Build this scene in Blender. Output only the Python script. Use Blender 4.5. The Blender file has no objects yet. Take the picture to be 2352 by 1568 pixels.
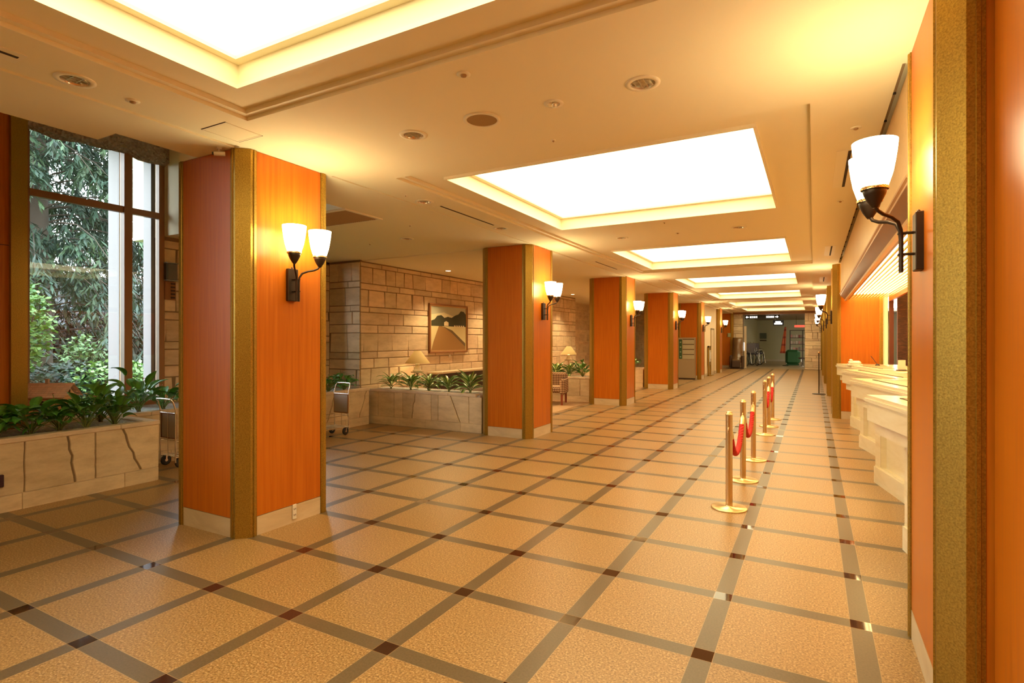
import bpy, math, random
from mathutils import Vector, Matrix
PI = math.pi
S = bpy.context.scene
C = S.collection
CEIL = 3.03

# ------------------------------------------------------------------ helpers
def lin(c):
    return tuple(((x/255)/12.92 if x/255 <= .04045 else ((x/255+.055)/1.055)**2.4) for x in c)

class MB:
    """collects shapes; build() links them as ONE mesh object"""
    def __init__(s):
        s.v = []; s.f = []; s.c = []; s.sm = []; s.col = (1, 1, 1); s.M = None
    def add(s, vs, fs, smooth=False, cols=None):
        n = len(s.v)
        if s.M is not None: vs = [tuple(s.M @ Vector(p)) for p in vs]
        s.v += [tuple(p) for p in vs]
        for k, f in enumerate(fs):
            s.f.append([n+i for i in f]); s.sm.append(smooth); s.c.append(cols[k] if cols else s.col)
    def box(s, x0, x1, y0, y1, z0, z1):
        v = [(x, y, z) for z in (z0, z1) for y in (y0, y1) for x in (x0, x1)]
        s.add(v, [(0,2,3,1),(4,5,7,6),(0,1,5,4),(2,6,7,3),(0,4,6,2),(1,3,7,5)]); return s
    def bbox(s, x0, x1, y0, y1, z0, z1, b=.01):
        """box with chamfered edges"""
        b = min(b, (x1-x0)*.45, (y1-y0)*.45, (z1-z0)*.45)
        def ring(i, z): return [(x0+i, y0+b, z), (x0+b, y0+i, z), (x1-b, y0+i, z), (x1-i, y0+b, z),
                                (x1-i, y1-b, z), (x1-b, y1-i, z), (x0+b, y1-i, z), (x0+i, y1-b, z)]
        v = []
        for i, z in ((b, z0), (0, z0+b), (0, z1-b), (b, z1)):
            r = ring(i, z)
            if i: r = [(min(max(x, x0+b), x1-b), min(max(y, y0+b), y1-b), z) for x, y, z in r]
            v += r
        f = [tuple(range(7, -1, -1)), tuple(range(24, 32))]
        for k in range(3):
            for j in range(8): f.append((k*8+j, k*8+(j+1) % 8, k*8+8+(j+1) % 8, k*8+8+j))
        s.add(v, f); return s
    def prism(s, poly, z0, z1):
        n = len(poly)
        v = [(x, y, z0) for x, y in poly]+[(x, y, z1) for x, y in poly]
        s.add(v, [tuple(range(n-1, -1, -1)), tuple(range(n, 2*n))]+[(i, (i+1) % n, n+(i+1) % n, n+i) for i in range(n)]); return s
    def lathe(s, prof, cx=0, cy=0, seg=20, smooth=True, cap=True):
        v = []; f = []; m = len(prof)
        for r, z in prof:
            for k in range(seg):
                a = 2*PI*k/seg; v.append((cx+r*math.cos(a), cy+r*math.sin(a), z))
        for i in range(m-1):
            for k in range(seg):
                f.append((i*seg+k, i*seg+(k+1) % seg, (i+1)*seg+(k+1) % seg, (i+1)*seg+k))
        s.add(v, f, smooth)
        if cap:
            s.add(v[:seg], [tuple(range(seg-1, -1, -1))]); s.add(v[-seg:], [tuple(range(seg))])
        return s
    def tube(s, pts, r, seg=8, cap=True):
        pts = [Vector(p) for p in pts]; n = len(pts)
        rr = r if isinstance(r, (list, tuple)) else [r]*n
        v = []; up = Vector((0, 0, 1)); prev = None
        for i, p in enumerate(pts):
            t = (pts[min(i+1, n-1)]-pts[max(i-1, 0)]).normalized()
            if prev is None:
                a = up.cross(t)
                if a.length < .05: a = Vector((1, 0, 0)).cross(t)
            else: a = prev-t*prev.dot(t)
            a.normalize(); prev = a; b = t.cross(a)
            for k in range(seg):
                q = 2*PI*k/seg; v.append(tuple(p+(a*math.cos(q)+b*math.sin(q))*rr[i]))
        f = [(i*seg+k, i*seg+(k+1) % seg, (i+1)*seg+(k+1) % seg, (i+1)*seg+k) for i in range(n-1) for k in range(seg)]
        s.add(v, f, True)
        if cap: s.add(v[:seg], [tuple(range(seg-1, -1, -1))]); s.add(v[-seg:], [tuple(range(seg))])
        return s
    def sphere(s, c, r, seg=12, rings=8, sz=1.0):
        prof = [(max(r*math.sin(PI*i/rings), 1e-4), c[2]-r*sz*math.cos(PI*i/rings)) for i in range(rings+1)]
        return s.lathe(prof, c[0], c[1], seg, True, False)
    def quad(s, a, b, c, d): s.add([a, b, c, d], [(0, 1, 2, 3)]); return s
    def build(s, name, mat, parent=None, loc=None, rot=None):
        me = bpy.data.meshes.new(name); me.from_pydata(s.v, [], s.f)
        me.polygons.foreach_set('use_smooth', s.sm)
        at = me.color_attributes.new('Col', 'FLOAT_COLOR', 'CORNER')
        buf = []
        for c, f in zip(s.c, s.f): buf += [c[0], c[1], c[2], 1.0]*len(f)
        at.data.foreach_set('color', buf)
        me.materials.append(mat); me.update()
        o = bpy.data.objects.new(name, me); C.objects.link(o)
        if parent: o.parent = parent
        if loc: o.location = loc
        if rot: o.rotation_euler = rot
        return o

def tag(o, label, cat, group=None, kind=None):
    o['label'] = label
    if cat: o['category'] = cat
    if group: o['group'] = group
    if kind: o['kind'] = kind
    return o
def thing(name, label, cat, loc=(0, 0, 0), rz=0, group=None):
    o = bpy.data.objects.new(name, None); C.objects.link(o); o.empty_display_size = .1
    o.location = loc; o.rotation_euler = (0, 0, rz)
    return tag(o, label, cat, group)
def struct(o, label=None):
    o['kind'] = 'structure'
    if label: o['label'] = label
    return o
def dup(root, loc, rz=0, label=None, group=None, scale=None):
    def cp(o, par):
        c = o.copy(); C.objects.link(c)
        if par: c.parent = par
        for ch in kids.get(o.name, []): cp(ch, c)
        return c
    kids = {}
    stack = [root]
    while stack:
        q = stack.pop(); kids[q.name] = list(q.children); stack += list(q.children)
    r = cp(root, None); r.location = loc; r.rotation_euler = (0, 0, rz)
    if scale: r.scale = (scale,)*3
    if label: r['label'] = label
    if group: r['group'] = group
    return r

# ------------------------------------------------------------------ materials
def mat(name, col=(.5, .5, .5), rough=.5, metal=0., emit=None, es=0., coat=0., spec=.5, attr=False):
    m = bpy.data.materials.new(name); m.use_nodes = True
    b = m.node_tree.nodes['Principled BSDF']
    b.inputs['Base Color'].default_value = (*col, 1); b.inputs['Roughness'].default_value = rough
    b.inputs['Metallic'].default_value = metal; b.inputs['Coat Weight'].default_value = coat
    b.inputs['Specular IOR Level'].default_value = spec
    if emit: b.inputs['Emission Color'].default_value = (*emit, 1); b.inputs['Emission Strength'].default_value = es
    if attr:
        a = m.node_tree.nodes.new('ShaderNodeVertexColor'); a.layer_name = 'Col'
        m.node_tree.links.new(a.outputs[0], b.inputs['Base Color'])
    return m
def N(m, t, **kw):
    n = m.node_tree.nodes.new(t)
    for k, v in kw.items():
        if k in n.inputs: n.inputs[k].default_value = v
        else: setattr(n, k, v)
    return n
def L(m, a, b): m.node_tree.links.new(a, b)
def coords(m, scale=(1, 1, 1)):
    t = N(m, 'ShaderNodeTexCoord'); mp = N(m, 'ShaderNodeMapping'); mp.inputs['Scale'].default_value = scale
    L(m, t.outputs['Object'], mp.inputs[0]); return mp.outputs[0]
def ramp(m, fac, stops):
    r = N(m, 'ShaderNodeValToRGB'); e = r.color_ramp.elements
    e[0].position, e[0].color = stops[0][0], (*stops[0][1], 1); e[1].position, e[1].color = stops[-1][0], (*stops[-1][1], 1)
    for p, c in stops[1:-1]:
        q = e.new(p); q.color = (*c, 1)
    L(m, fac, r.inputs[0]); return r.outputs[0]
def bump(m, h, st=.2, dist=.01):
    b = N(m, 'ShaderNodeBump'); b.inputs['Strength'].default_value = st; b.inputs['Distance'].default_value = dist
    L(m, h, b.inputs['Height']); L(m, b.outputs[0], m.node_tree.nodes['Principled BSDF'].inputs['Normal'])
def bsdf(m): return m.node_tree.nodes['Principled BSDF']
def math_n(m, op, a, b=None, c=None):
    n = N(m, 'ShaderNodeMath'); n.operation = op
    for k, x in enumerate((a, b, c)):
        if x is None: continue
        if isinstance(x, (int, float)): n.inputs[k].default_value = x
        else: L(m, x, n.inputs[k])
    return n.outputs[0]
def mix(m, f, a, b):
    n = N(m, 'ShaderNodeMix'); n.data_type = 'RGBA'
    for i, x in ((0, f), (6, a), (7, b)):
        if isinstance(x, tuple): n.inputs[i].default_value = (*x, 1)
        elif isinstance(x, (int, float)): n.inputs[i].default_value = x
        else: L(m, x, n.inputs[i])
    return n.outputs[2]

def wood(name, dark, mid, light, rough=.36, coat=.0, axis='z'):
    m = mat(name, mid, rough, coat=coat, spec=.26)
    sc = (26, 26, .9) if axis == 'z' else (.9, 26, 26)
    v = coords(m, sc)
    n = N(m, 'ShaderNodeTexNoise', Scale=1.6, Detail=6., Roughness=.6); L(m, v, n.inputs[0])
    v2 = coords(m, (1.1, 1.1, .35))
    n2 = N(m, 'ShaderNodeTexNoise', Scale=1.4, Detail=2.); L(m, v2, n2.inputs[0])
    f = math_n(m, 'MULTIPLY_ADD', n2.outputs[0], .35, math_n(m, 'MULTIPLY', n.outputs[0], .65))
    L(m, ramp(m, f, [(.3, dark), (.5, mid), (.7, light)]), bsdf(m).inputs['Base Color'])
    L(m, math_n(m, 'MULTIPLY_ADD', n.outputs[0], .14, rough-.07), bsdf(m).inputs['Roughness'])
    return m
M_wood = wood('cherry_panel', (.42, .100, .004), (.52, .138, .006), (.59, .175, .009))
M_wood_pale = wood('pale_panel', (.66, .42, .18), (.76, .50, .23), (.82, .58, .30), axis='x')
M_brownwood = wood('brown_wood', (.20, .085, .03), (.28, .12, .045), (.34, .15, .06))
def bronze_m():
    m = mat('bronze_trim', (.42, .25, .05), .38, .7)
    n = N(m, 'ShaderNodeTexNoise', Scale=140., Detail=3.); L(m, coords(m), n.inputs[0])
    L(m, ramp(m, n.outputs[0], [(.3, (.27, .155, .02)), (.7, (.46, .28, .04))]), bsdf(m).inputs['Base Color'])
    bump(m, n.outputs[0], .25, .002); return m
M_bronze = bronze_m()
M_bead = mat('bronze_bead', (.40, .23, .06), .3, .9)
M_joint = mat('dark_joint', (.06, .03, .015), .8)
def paint(name, col, rough=.85):
    m = mat(name, col, rough); n = N(m, 'ShaderNodeTexNoise', Scale=220., Detail=2.); L(m, coords(m), n.inputs[0])
    bump(m, n.outputs[0], .06, .002); return m
M_ceil = paint('ceiling_paint', (.90, .82, .60))
M_ceil_trim = paint('ceiling_trim_paint', (.90, .83, .64), .6)
M_slot = mat('slot_dark', (.05, .03, .02), .9)
def marble(name, a, b, c, rough=.25, scale=1.3):
    m = mat(name, b, rough)
    v = coords(m, (1, 1, 5)); n = N(m, 'ShaderNodeTexNoise', Scale=scale, Detail=8., Roughness=.65); n.inputs['Distortion'].default_value = .8
    L(m, v, n.inputs[0]); L(m, ramp(m, n.outputs[0], [(.3, a), (.5, b), (.72, c)]), bsdf(m).inputs['Base Color']); return m
M_skirt = marble('cream_marble', (.50, .38, .24), (.62, .49, .31), (.70, .58, .40), .3)
M_counter = marble('counter_marble', (.72, .60, .38), (.80, .69, .46), (.85, .76, .55), .22)
M_darkmarble = marble('dark_marble', (.02, .008, .004), (.06, .02, .01), (.16, .06, .03), .55, 9)
def stone_m(name, rough=.85):
    m = mat(name, (.5, .4, .3), rough)
    a = N(m, 'ShaderNodeVertexColor'); a.layer_name = 'Col'
    v = coords(m, (1, 1, 3.2))
    n = N(m, 'ShaderNodeTexNoise', Scale=3., Detail=8., Roughness=.7); L(m, v, n.inputs[0])
    n2 = N(m, 'ShaderNodeTexNoise', Scale=60., Detail=4.); L(m, coords(m), n2.inputs[0])
    c = mix(m, 1., a.outputs[0], ramp(m, n.outputs[0], [(.3, (.78, .74, .70)), (.55, (1, 1, 1)), (.75, (1.12, 1.1, 1.05))]))
    c.node.blend_type = 'MULTIPLY'
    L(m, c, bsdf(m).inputs['Base Color']); bump(m, n2.outputs[0], .35, .006); return m
M_stone = stone_m('sandstone')
M_mortar = mat('mortar', (.24, .16, .09), .95)
M_gravel = mat('pale_gravel', (.5, .4, .33), .9)
_n = N(M_gravel, 'ShaderNodeTexVoronoi', Scale=45.); L(M_gravel, coords(M_gravel), _n.inputs['Vector'])
L(M_gravel, mix(M_gravel, .5, _n.outputs['Color'], (.62, .5, .42)), bsdf(M_gravel).inputs['Base Color'])
_s = N(M_gravel, 'ShaderNodeHueSaturation', Saturation=.25, Value=.9)
L(M_gravel, bsdf(M_gravel).inputs['Base Color'].links[0].from_socket, _s.inputs['Color']); L(M_gravel, _s.outputs[0], bsdf(M_gravel).inputs['Base Color'])
bump(M_gravel, _n.outputs['Distance'], .8, .01)

def floor_mat():
    m = mat('granite_floor', (.5, .3, .2), .3)
    t = N(m, 'ShaderNodeTexCoord'); sp = N(m, 'ShaderNodeSeparateXYZ'); L(m, t.outputs['Object'], sp.inputs[0])
    def strip(o, x0):
        q = math_n(m, 'DIVIDE', math_n(m, 'SUBTRACT', o, x0-.05), .7)
        fr = math_n(m, 'SUBTRACT', q, math_n(m, 'FLOOR', q))
        st = math_n(m, 'LESS_THAN', fr, 1/7)
        e1 = math_n(m, 'LESS_THAN', math_n(m, 'ABSOLUTE', math_n(m, 'SUBTRACT', fr, 1/7)), .0022)
        e2 = math_n(m, 'LESS_THAN', fr, .0044)
        return st, math_n(m, 'MAXIMUM', e1, e2), math_n(m, 'FLOOR', q)
    sx, ex, ix = strip(sp.outputs[0], -1.878); sy, ey, iy = strip(sp.outputs[1], 2.12)
    st = math_n(m, 'MAXIMUM', sx, sy); cr = math_n(m, 'MULTIPLY', sx, sy); gr = math_n(m, 'MAXIMUM', ex, ey)
    n = N(m, 'ShaderNodeTexNoise', Scale=95., Detail=2.5, Roughness=.65); L(m, t.outputs['Object'], n.inputs[0])
    n2 = N(m, 'ShaderNodeTexNoise', Scale=55., Detail=2.); L(m, t.outputs['Object'], n2.inputs[0])
    tile = ramp(m, n.outputs[0], [(.30, (.11, .05, .010)), (.43, (.29, .165, .052)), (.55, (.385, .228, .080)), (.68, (.62, .43, .21))])
    tile = mix(m, math_n(m, 'MULTIPLY', n2.outputs[0], .22), tile, (.40, .19, .08))
    wn = N(m, 'ShaderNodeTexWhiteNoise'); cb = N(m, 'ShaderNodeCombineXYZ'); L(m, ix, cb.inputs[0]); L(m, iy, cb.inputs[1]); L(m, cb.outputs[0], wn.inputs[0])
    hv = N(m, 'ShaderNodeHueSaturation'); L(m, tile, hv.inputs['Color']); L(m, math_n(m, 'MULTIPLY_ADD', wn.outputs[0], .10, .95), hv.inputs['Value'])
    strp = ramp(m, n.outputs[0], [(.3, (.115, .078, .036)), (.7, (.165, .112, .058))])
    c = mix(m, st, hv.outputs[0], strp)
    c = mix(m, cr, c, (.05, .018, .010))
    c = mix(m, math_n(m, 'MULTIPLY', gr, .55), c, (.55, .36, .18))
    L(m, c, bsdf(m).inputs['Base Color'])
    r = math_n(m, 'MULTIPLY_ADD', st, -.05, .34)
    r = math_n(m, 'MULTIPLY_ADD', cr, -.26, r)
    r = math_n(m, 'MULTIPLY_ADD', n.outputs[0], .05, r)
    L(m, r, bsdf(m).inputs['Roughness']); bsdf(m).inputs['Specular IOR Level'].default_value = .55
    return m
M_floor = floor_mat()
def carpet_m(name, a, b):
    m = mat(name, a, .95); n = N(m, 'ShaderNodeTexNoise', Scale=90., Detail=3.); L(m, coords(m), n.inputs[0])
    L(m, ramp(m, n.outputs[0], [(.35, a), (.65, b)]), bsdf(m).inputs['Base Color']); bump(m, n.outputs[0], .5, .004); return m
M_carpet = carpet_m('lounge_carpet', (.42, .26, .13), (.58, .38, .21))
LIGHT = (1.0, .70, .33)
M_panel = mat('luminous_panel', (.9, .85, .7), .5, emit=(1, .88, .50), es=4.5)
M_cup = mat('lit_opal_glass', (.9, .85, .7), .3, emit=(1, .85, .50), es=23.)
M_canopylight = mat('canopy_light', (.9, .8, .6), .5, emit=(1, .76, .32), es=12.)
M_lens = mat('lit_lens', (1, .9, .7), .4, emit=(1, .8, .5), es=8.)
M_iron = mat('dark_iron', (.055, .035, .022), .42, .7)
M_brass = mat('polished_brass', (.95, .74, .40), .30, .9)
M_brass2 = mat('satin_brass', (.80, .56, .27), .27, 1.)
M_chrome = mat('chrome', (.75, .72, .68), .15, 1.)
M_reflector = mat('downlight_reflector', (.92, .86, .72), .22, .75)
M_black = mat('black_rubber', (.02, .017, .015), .5)
M_red = mat('red_rope', (.62, .02, .02), .65)
M_white = mat('white_plastic', (.75, .70, .6), .4)
M_cream = paint('cream_wall_paint', (.80, .66, .44))
def leaf_m(name):
    m = mat(name, (.1, .3, .05), .35, attr=True); b = bsdf(m); b.inputs['Specular IOR Level'].default_value = .5
    b.inputs['Subsurface Weight'].default_value = 0
    return m
M_leaf = leaf_m('leaf')
M_attr = mat('tinted', attr=True, rough=.7)
M_attr_gloss = mat('tinted_gloss', attr=True, rough=.35)

# ------------------------------------------------------------------ stepped ceiling
TRX0, TRX1 = -3.08, -.36
def tray_y(k): return 4.28+4.9*(k-1), 7.05+4.9*(k-1)
TRAYS = [tray_y(k) for k in range(-1, 7)]
COF = [(3.95+9.8*i, 12.23+9.8*i) for i in range(-1, 3)]
HOLES = [(-3.71, 1.57, 3.2), (-.87, 3.17, 3.2), (-2.55, 3.17, 3.2), (-3.68, 4.76, 3.2), (-3.66, 6.38, 3.2), (-5.25, 6.38, 3.2), (-2.55, 8.12, 3.24), (-.90, 8.12, 3.24)]
def ceil_h(x, y):
    for hx, hy, hz in HOLES:
        if abs(x-hx) < .067 and abs(y-hy) < .067: return hz
    if TRX0 < x < TRX1:
        for a, b in TRAYS:
            if a < y < b: return 3.265
    if -3.38 < x < -.02:
        for a, b in COF:
            if a < y < b: return 3.085
    if .42 < x < .50 and 3.62 < y < 12.4: return 3.15
    if x > .50 and 3.62 < y < 12.52: return 3.02
    if -3.86 < x < -3.83 and y > 3.62: return 3.05
    if x < -4.67 and y < 4.55: return 4.3
    if x < -4.42 and 2.12 < y < 2.72: return 4.3
    if -3.94 < x < -3.88 and y < 2.72: return 3.045
    if -8.2 < x < -3.86 and y > 7.7: return 3.015 if y < 22 else 2.98
    return CEIL
xs = sorted({-9., -8.2, -4.67, -4.42, -3.94, -3.88, -3.86, -3.83, -3.38, TRX0, TRX1, -.02, .42, .50, 2.9, *[h[0]+d for h in HOLES for d in (-.067, .067)]})
ys = sorted({*[h[1]+d for h in HOLES for d in (-.067, .067)], -8.5, 2.12, 2.72, 3.62, 4.55, 7.7, 12.4, 12.52, 22., 32.3, *[v for t in TRAYS for v in t if -8.5 < v < 32.3], *[v for t in COF for v in t if -8.5 < v < 32.3]})
b = MB()
H = [[ceil_h((xs[i]+xs[i+1])/2, (ys[j]+ys[j+1])/2) for j in range(len(ys)-1)] for i in range(len(xs)-1)]
for i in range(len(xs)-1):
    for j in range(len(ys)-1):
        h = H[i][j]; x0, x1, y0, y1 = xs[i], xs[i+1], ys[j], ys[j+1]
        b.add([(x0, y0, h), (x0, y1, h), (x1, y1, h), (x1, y0, h)], [(0, 1, 2, 3)])
        if i < len(xs)-2 and abs(H[i+1][j]-h) > 1e-6:
            g = H[i+1][j]; b.add([(x1, y0, h), (x1, y1, h), (x1, y1, g), (x1, y0, g)], [(0, 1, 2, 3)])
        if j < len(ys)-2 and abs(H[i][j+1]-h) > 1e-6:
            g = H[i][j+1]; b.add([(x0, y1, h), (x1, y1, h), (x1, y1, g), (x0, y1, g)], [(0, 1, 2, 3)])
struct(b.build('ceiling', M_ceil), 'cream painted ceiling with shallow coffers and recessed light boxes')
# thin shadow lines and mouldings at the coffer edges
b = MB()
for a, c in COF:
    c2 = min(c, 32.2)
    for x0, x1, y0, y1 in ((-3.38, -3.335, a, c2), (-3.335, -.02, a, a+.045), (-3.335, -.02, c2-.045, c2)):
        b.box(x0, x1, y0, y1, 3.055, 3.088)
struct(b.build('trim_1', M_ceil_trim), 'small stepped moulding round the ceiling coffers')

names_t = ['behind the nearest column row start', 'nearest', 'second', 'third', 'fourth', 'fifth', 'sixth', 'farthest']
for n, (a, c) in enumerate(TRAYS):
    if a > 32: continue
    lab = ['overhead light box just in front of the nearest one', 'large glowing ceiling light box, nearest and cut by the top edge of the photo',
           'large glowing ceiling light box, second from the front, fully in view', 'glowing ceiling light box, third from the front', 'glowing ceiling light box, fourth from the front',
           'glowing ceiling light box, fifth from the front', 'narrow looking ceiling light box, sixth from the front', 'ceiling light box farthest down the hall, above the end wall'][n]
    t = thing('ceiling_light', lab, 'ceiling light', (0, a, 3.26), 0, 'luminous ceiling boxes')
    d = c-a
    q = MB(); q.box(TRX0+.05, TRX1-.05, .05, d-.05, -.022, -.004); q.build('diffuser', M_panel, t)
    q = MB()
    for z0, z1, w in ((-.045, -.002, .055), (-.20, -.175, .022)):
        q.box(TRX0, TRX0+w, 0, d, z0, z1); q.box(TRX1-w, TRX1, 0, d, z0, z1); q.box(TRX0+w, TRX1-w, 0, w, z0, z1); q.box(TRX0+w, TRX1-w, d-w, d, z0, z1)
    q.build('trim_frame', M_ceil_trim, t)

# ------------------------------------------------------------------ floor and shell
b = MB(); b.box(-8.2, 2.9, -8.5, 32.4, -.1, 0); struct(b.build('floor', M_floor), 'pinkish granite tile floor crossed by dark strips')
b = MB(); b.box(-8.15, -4.82, 8.55, 31.9, 0, .006); struct(b.build('floor_lounge', M_carpet), 'tan carpet of the lounge behind the columns')
b = MB(); b.box(-9, 2.9, -8.7, -8.5, 0, 3.4); b.box(-9, -4.4, -8.7, -8.5, 3.4, 4.4)
struct(b.build('wall_front', M_cream), 'plain wall behind the camera')
# left wall: sill, piers above planters
b = MB()
b.box(-8.4, -8.2, -8.5, 4.53, -.1, .62)               # under the windows
b.box(-8.4, -8.2, -.5, 2.95, .62, 4.3)
b.box(-8.4, -8.2, -8.5, 4.53, 4.16, 4.4)
b.box(-8.4, -8.2, -8.5, -3.6, .62, 4.3)
b.box(-8.4, -8.2, 18.2, 32.4, 0, 3.1)
b.box(-8.4, -8.2, 4.96, 8, 3.0, 4.4)
struct(b.build('wall_left', M_cream), 'cream wall round the tall windows on the left')
# rough plaster head over the window
b = MB(); random.seed(5)
ny = 60
y0, y1 = -3.6, 4.6
for j in range(ny):
    ya, yb = y0+(y1-y0)*j/ny, y0+(y1-y0)*(j+1)/ny
    za, zb = (4.03+.02*math.sin(ya*5.3)+.015*math.sin(ya*13) for ya in (ya, yb))
    v = [(-8.16, ya, za), (-8.16, yb, zb), (-8.05, yb, zb+.04), (-8.05, ya, za+.04), (-8.05, ya, 4.3), (-8.05, yb, 4.3)]
    b.add(v, [(0, 1, 2, 3), (3, 2, 5, 4)])
M_rough = stone_m('rough_plaster'); b2 = b; b2.c = [(.55, .45, .38)]*len(b.f)
n = N(M_rough, 'ShaderNodeTexVoronoi', Scale=26.); L(M_rough, coords(M_rough), n.inputs['Vector']); bump(M_rough, n.outputs['Distance'], 1., .05)
struct(b.build('trim_2', M_rough), 'rough textured plaster band over the window head')

def ashlar(b, plane, p, u0, u1, z0, z1, side, seed, proud=.012, tint=(.74, .58, .38), skip=None, h=None):
    """random coursed blocks on an x=const or y=const plane facing `side`"""
    rnd = random.Random(seed); crs = h or [.12, .30, .17, .42, .18, .11, .30, .19, .13, .36, .16, .24, .11, .33]
    z = z0; k = seed
    while z < z1-.02:
        hh = crs[k % len(crs)]*rnd.uniform(.95, 1.05); k += 1
        if z+hh > z1-.06: hh = z1-z
        u = u0-rnd.uniform(0, .25)
        while u < u1:
            w = rnd.uniform(.22, .62) if hh > .25 else rnd.uniform(.35, .95)
            a, c = max(u, u0), min(u+w, u1); u += w
            if c-a < .03: continue
            g = .007; d = proud*rnd.uniform(.4, 1.2); t = rnd.uniform(.86, 1.1); wm = rnd.uniform(.96, 1.05)
            b.col = (tint[0]*t, tint[1]*t/wm, tint[2]*t/wm)
            sk = rnd.uniform(-.025, .025) if hh > .28 else rnd.uniform(-.008, .008)
            q = [(a+g, z+g), (c-g, z+g), (c-g-(sk if c < u1 else 0), z+hh-g), (a+g+(sk if a > u0 else 0), z+hh-g)]
            e = .008
            qi = [(q[0][0]+e, q[0][1]+e), (q[1][0]-e, q[1][1]+e), (q[2][0]-e, q[2][1]-e), (q[3][0]+e, q[3][1]-e)]
            def P(uv, o): return (p+side*o, uv[0], uv[1]) if plane == 'x' else (uv[0], p+side*o, uv[1])
            v = [P(x, 0) for x in q]+[P(x, d) for x in qi]
            b.add(v, [(4, 5, 6, 7), (0, 1, 5, 4), (1, 2, 6, 5), (2, 3, 7, 6), (3, 0, 4, 7)])
        z += hh
    b.col = (1, 1, 1)
def stone_wall(name, label, panels, core):
    o = MB()
    for k in core: o.box(*k)
    r = struct(o.build(name, M_mortar), label)
    b = MB()
    for a in panels: ashlar(b, *a)
    s = b.build('stone_facing', M_stone, r); return r
stone_wall('wall_stone_left', 'pale sandstone block wall of the lounge behind the low planters',
           [('x', -7.4, 7.65, 18.2, 0, 3.0, 1, 3), ('y', 7.65, -8.2, -7.4, 0, 3.0, -1, 3), ('x', -8.2, 4.55, 4.95, .0, 2.98, 1, 6), ('x', -8.2, 7.40, 7.65, .0, 2.98, 1, 7),
            ('x', -8.2, 18.2, 31.9, 0, 2.98, 1, 8)],
           [(-8.2, -7.4, 7.65, 18.2, 0, 3.1), (-8.4, -8.2, 4.55, 4.95, 0, 4.3), (-8.4, -8.2, 7.40, 7.65, 0, 3.1), (-8.4, -8.2, 4.95, 7.40, 0, .62)])
LH = [.28, .33, .11, .19, .30, .12, .24, .13]
stone_wall('wall_end', 'sandstone block wall at the far end with a wide opening',
           [('y', 32.3, -3.85, -3.38, 0, 2.93, -1, 2), ('y', 32.3, -.41, .33, 0, 2.93, -1, 5)],
           [(-4.6, -3.38, 32.3, 32.7, 0, 3.1), (-.41, .4, 32.3, 32.7, 0, 3.1), (-8.4, -4.6, 32.3, 32.7, 0, 3.1), (.4, 2.9, 32.3, 32.7, 0, 3.1)])
b = MB(); b.box(-3.38, -.41, 32.28, 32.66, 2.90, 3.1); b.box(-3.86, .33, 32.24, 32.3, 2.93, 3.03)
struct(b.build('trim_3', M_brownwood), 'brown timber lintel over the end opening')

# right wall behind / between pillars
for nm_, bx_, lb_ in (('wall_reception', (2.8, 2.9, -8.5, 12.5, 0, 3.1), 'cherry panelled wall behind the reception'), ('wall_right', (.75, .85, 12.9, 32.3, 0, 3.1), 'cherry panelled wall between the right columns'),
                      ('wall_return', (1.37, 2.8, 3.3, 3.36, 0, 3.1), 'cherry panelled return beside the nearest right column'), ('wall_right_near', (.6, .7, -8.5, 2.7, 0, 3.03), 'cherry panelled wall beside the camera')):
    b = MB(); b.box(*bx_); struct(b.build(nm_, M_wood), lb_)
b = MB(); b.box(1.37, 2.8, 12.45, 12.55, 0, 3.1); struct(b.build('wall_marble', M_darkmarble), 'dark brown marble wall beside the reception desk')
b = MB(); b.box(1.24, 1.31, 12.43, 12.52, 0, 2.4); struct(b.build('trim_4', mat('dark_red_wood', (.12, .03, .015), .4)), 'dark red timber post at the edge of the marble wall')
b = MB(); b.box(.455, .52, 3.62, 12.40, 2.44, 3.02); struct(b.build('wall_fascia', M_wood_pale), 'pale timber fascia above the reception canopy')
# trough between ceiling and fascia, with its joints
b = MB()
for k in range(18): b.box(.421, .455, 3.7+.5*k, 3.712+.5*k, 3.088, 3.10)
struct(b.build('trim_5', M_slot), 'dark joints in the ceiling trough over the fascia')
b = MB(); b.box(.42, .455, 3.62, 12.4, 3.10, 3.14); struct(b.build('trim_7', mat('trough_lining', (.42, .28, .15), .7)), 'brown lining strip of the ceiling trough')

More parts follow.
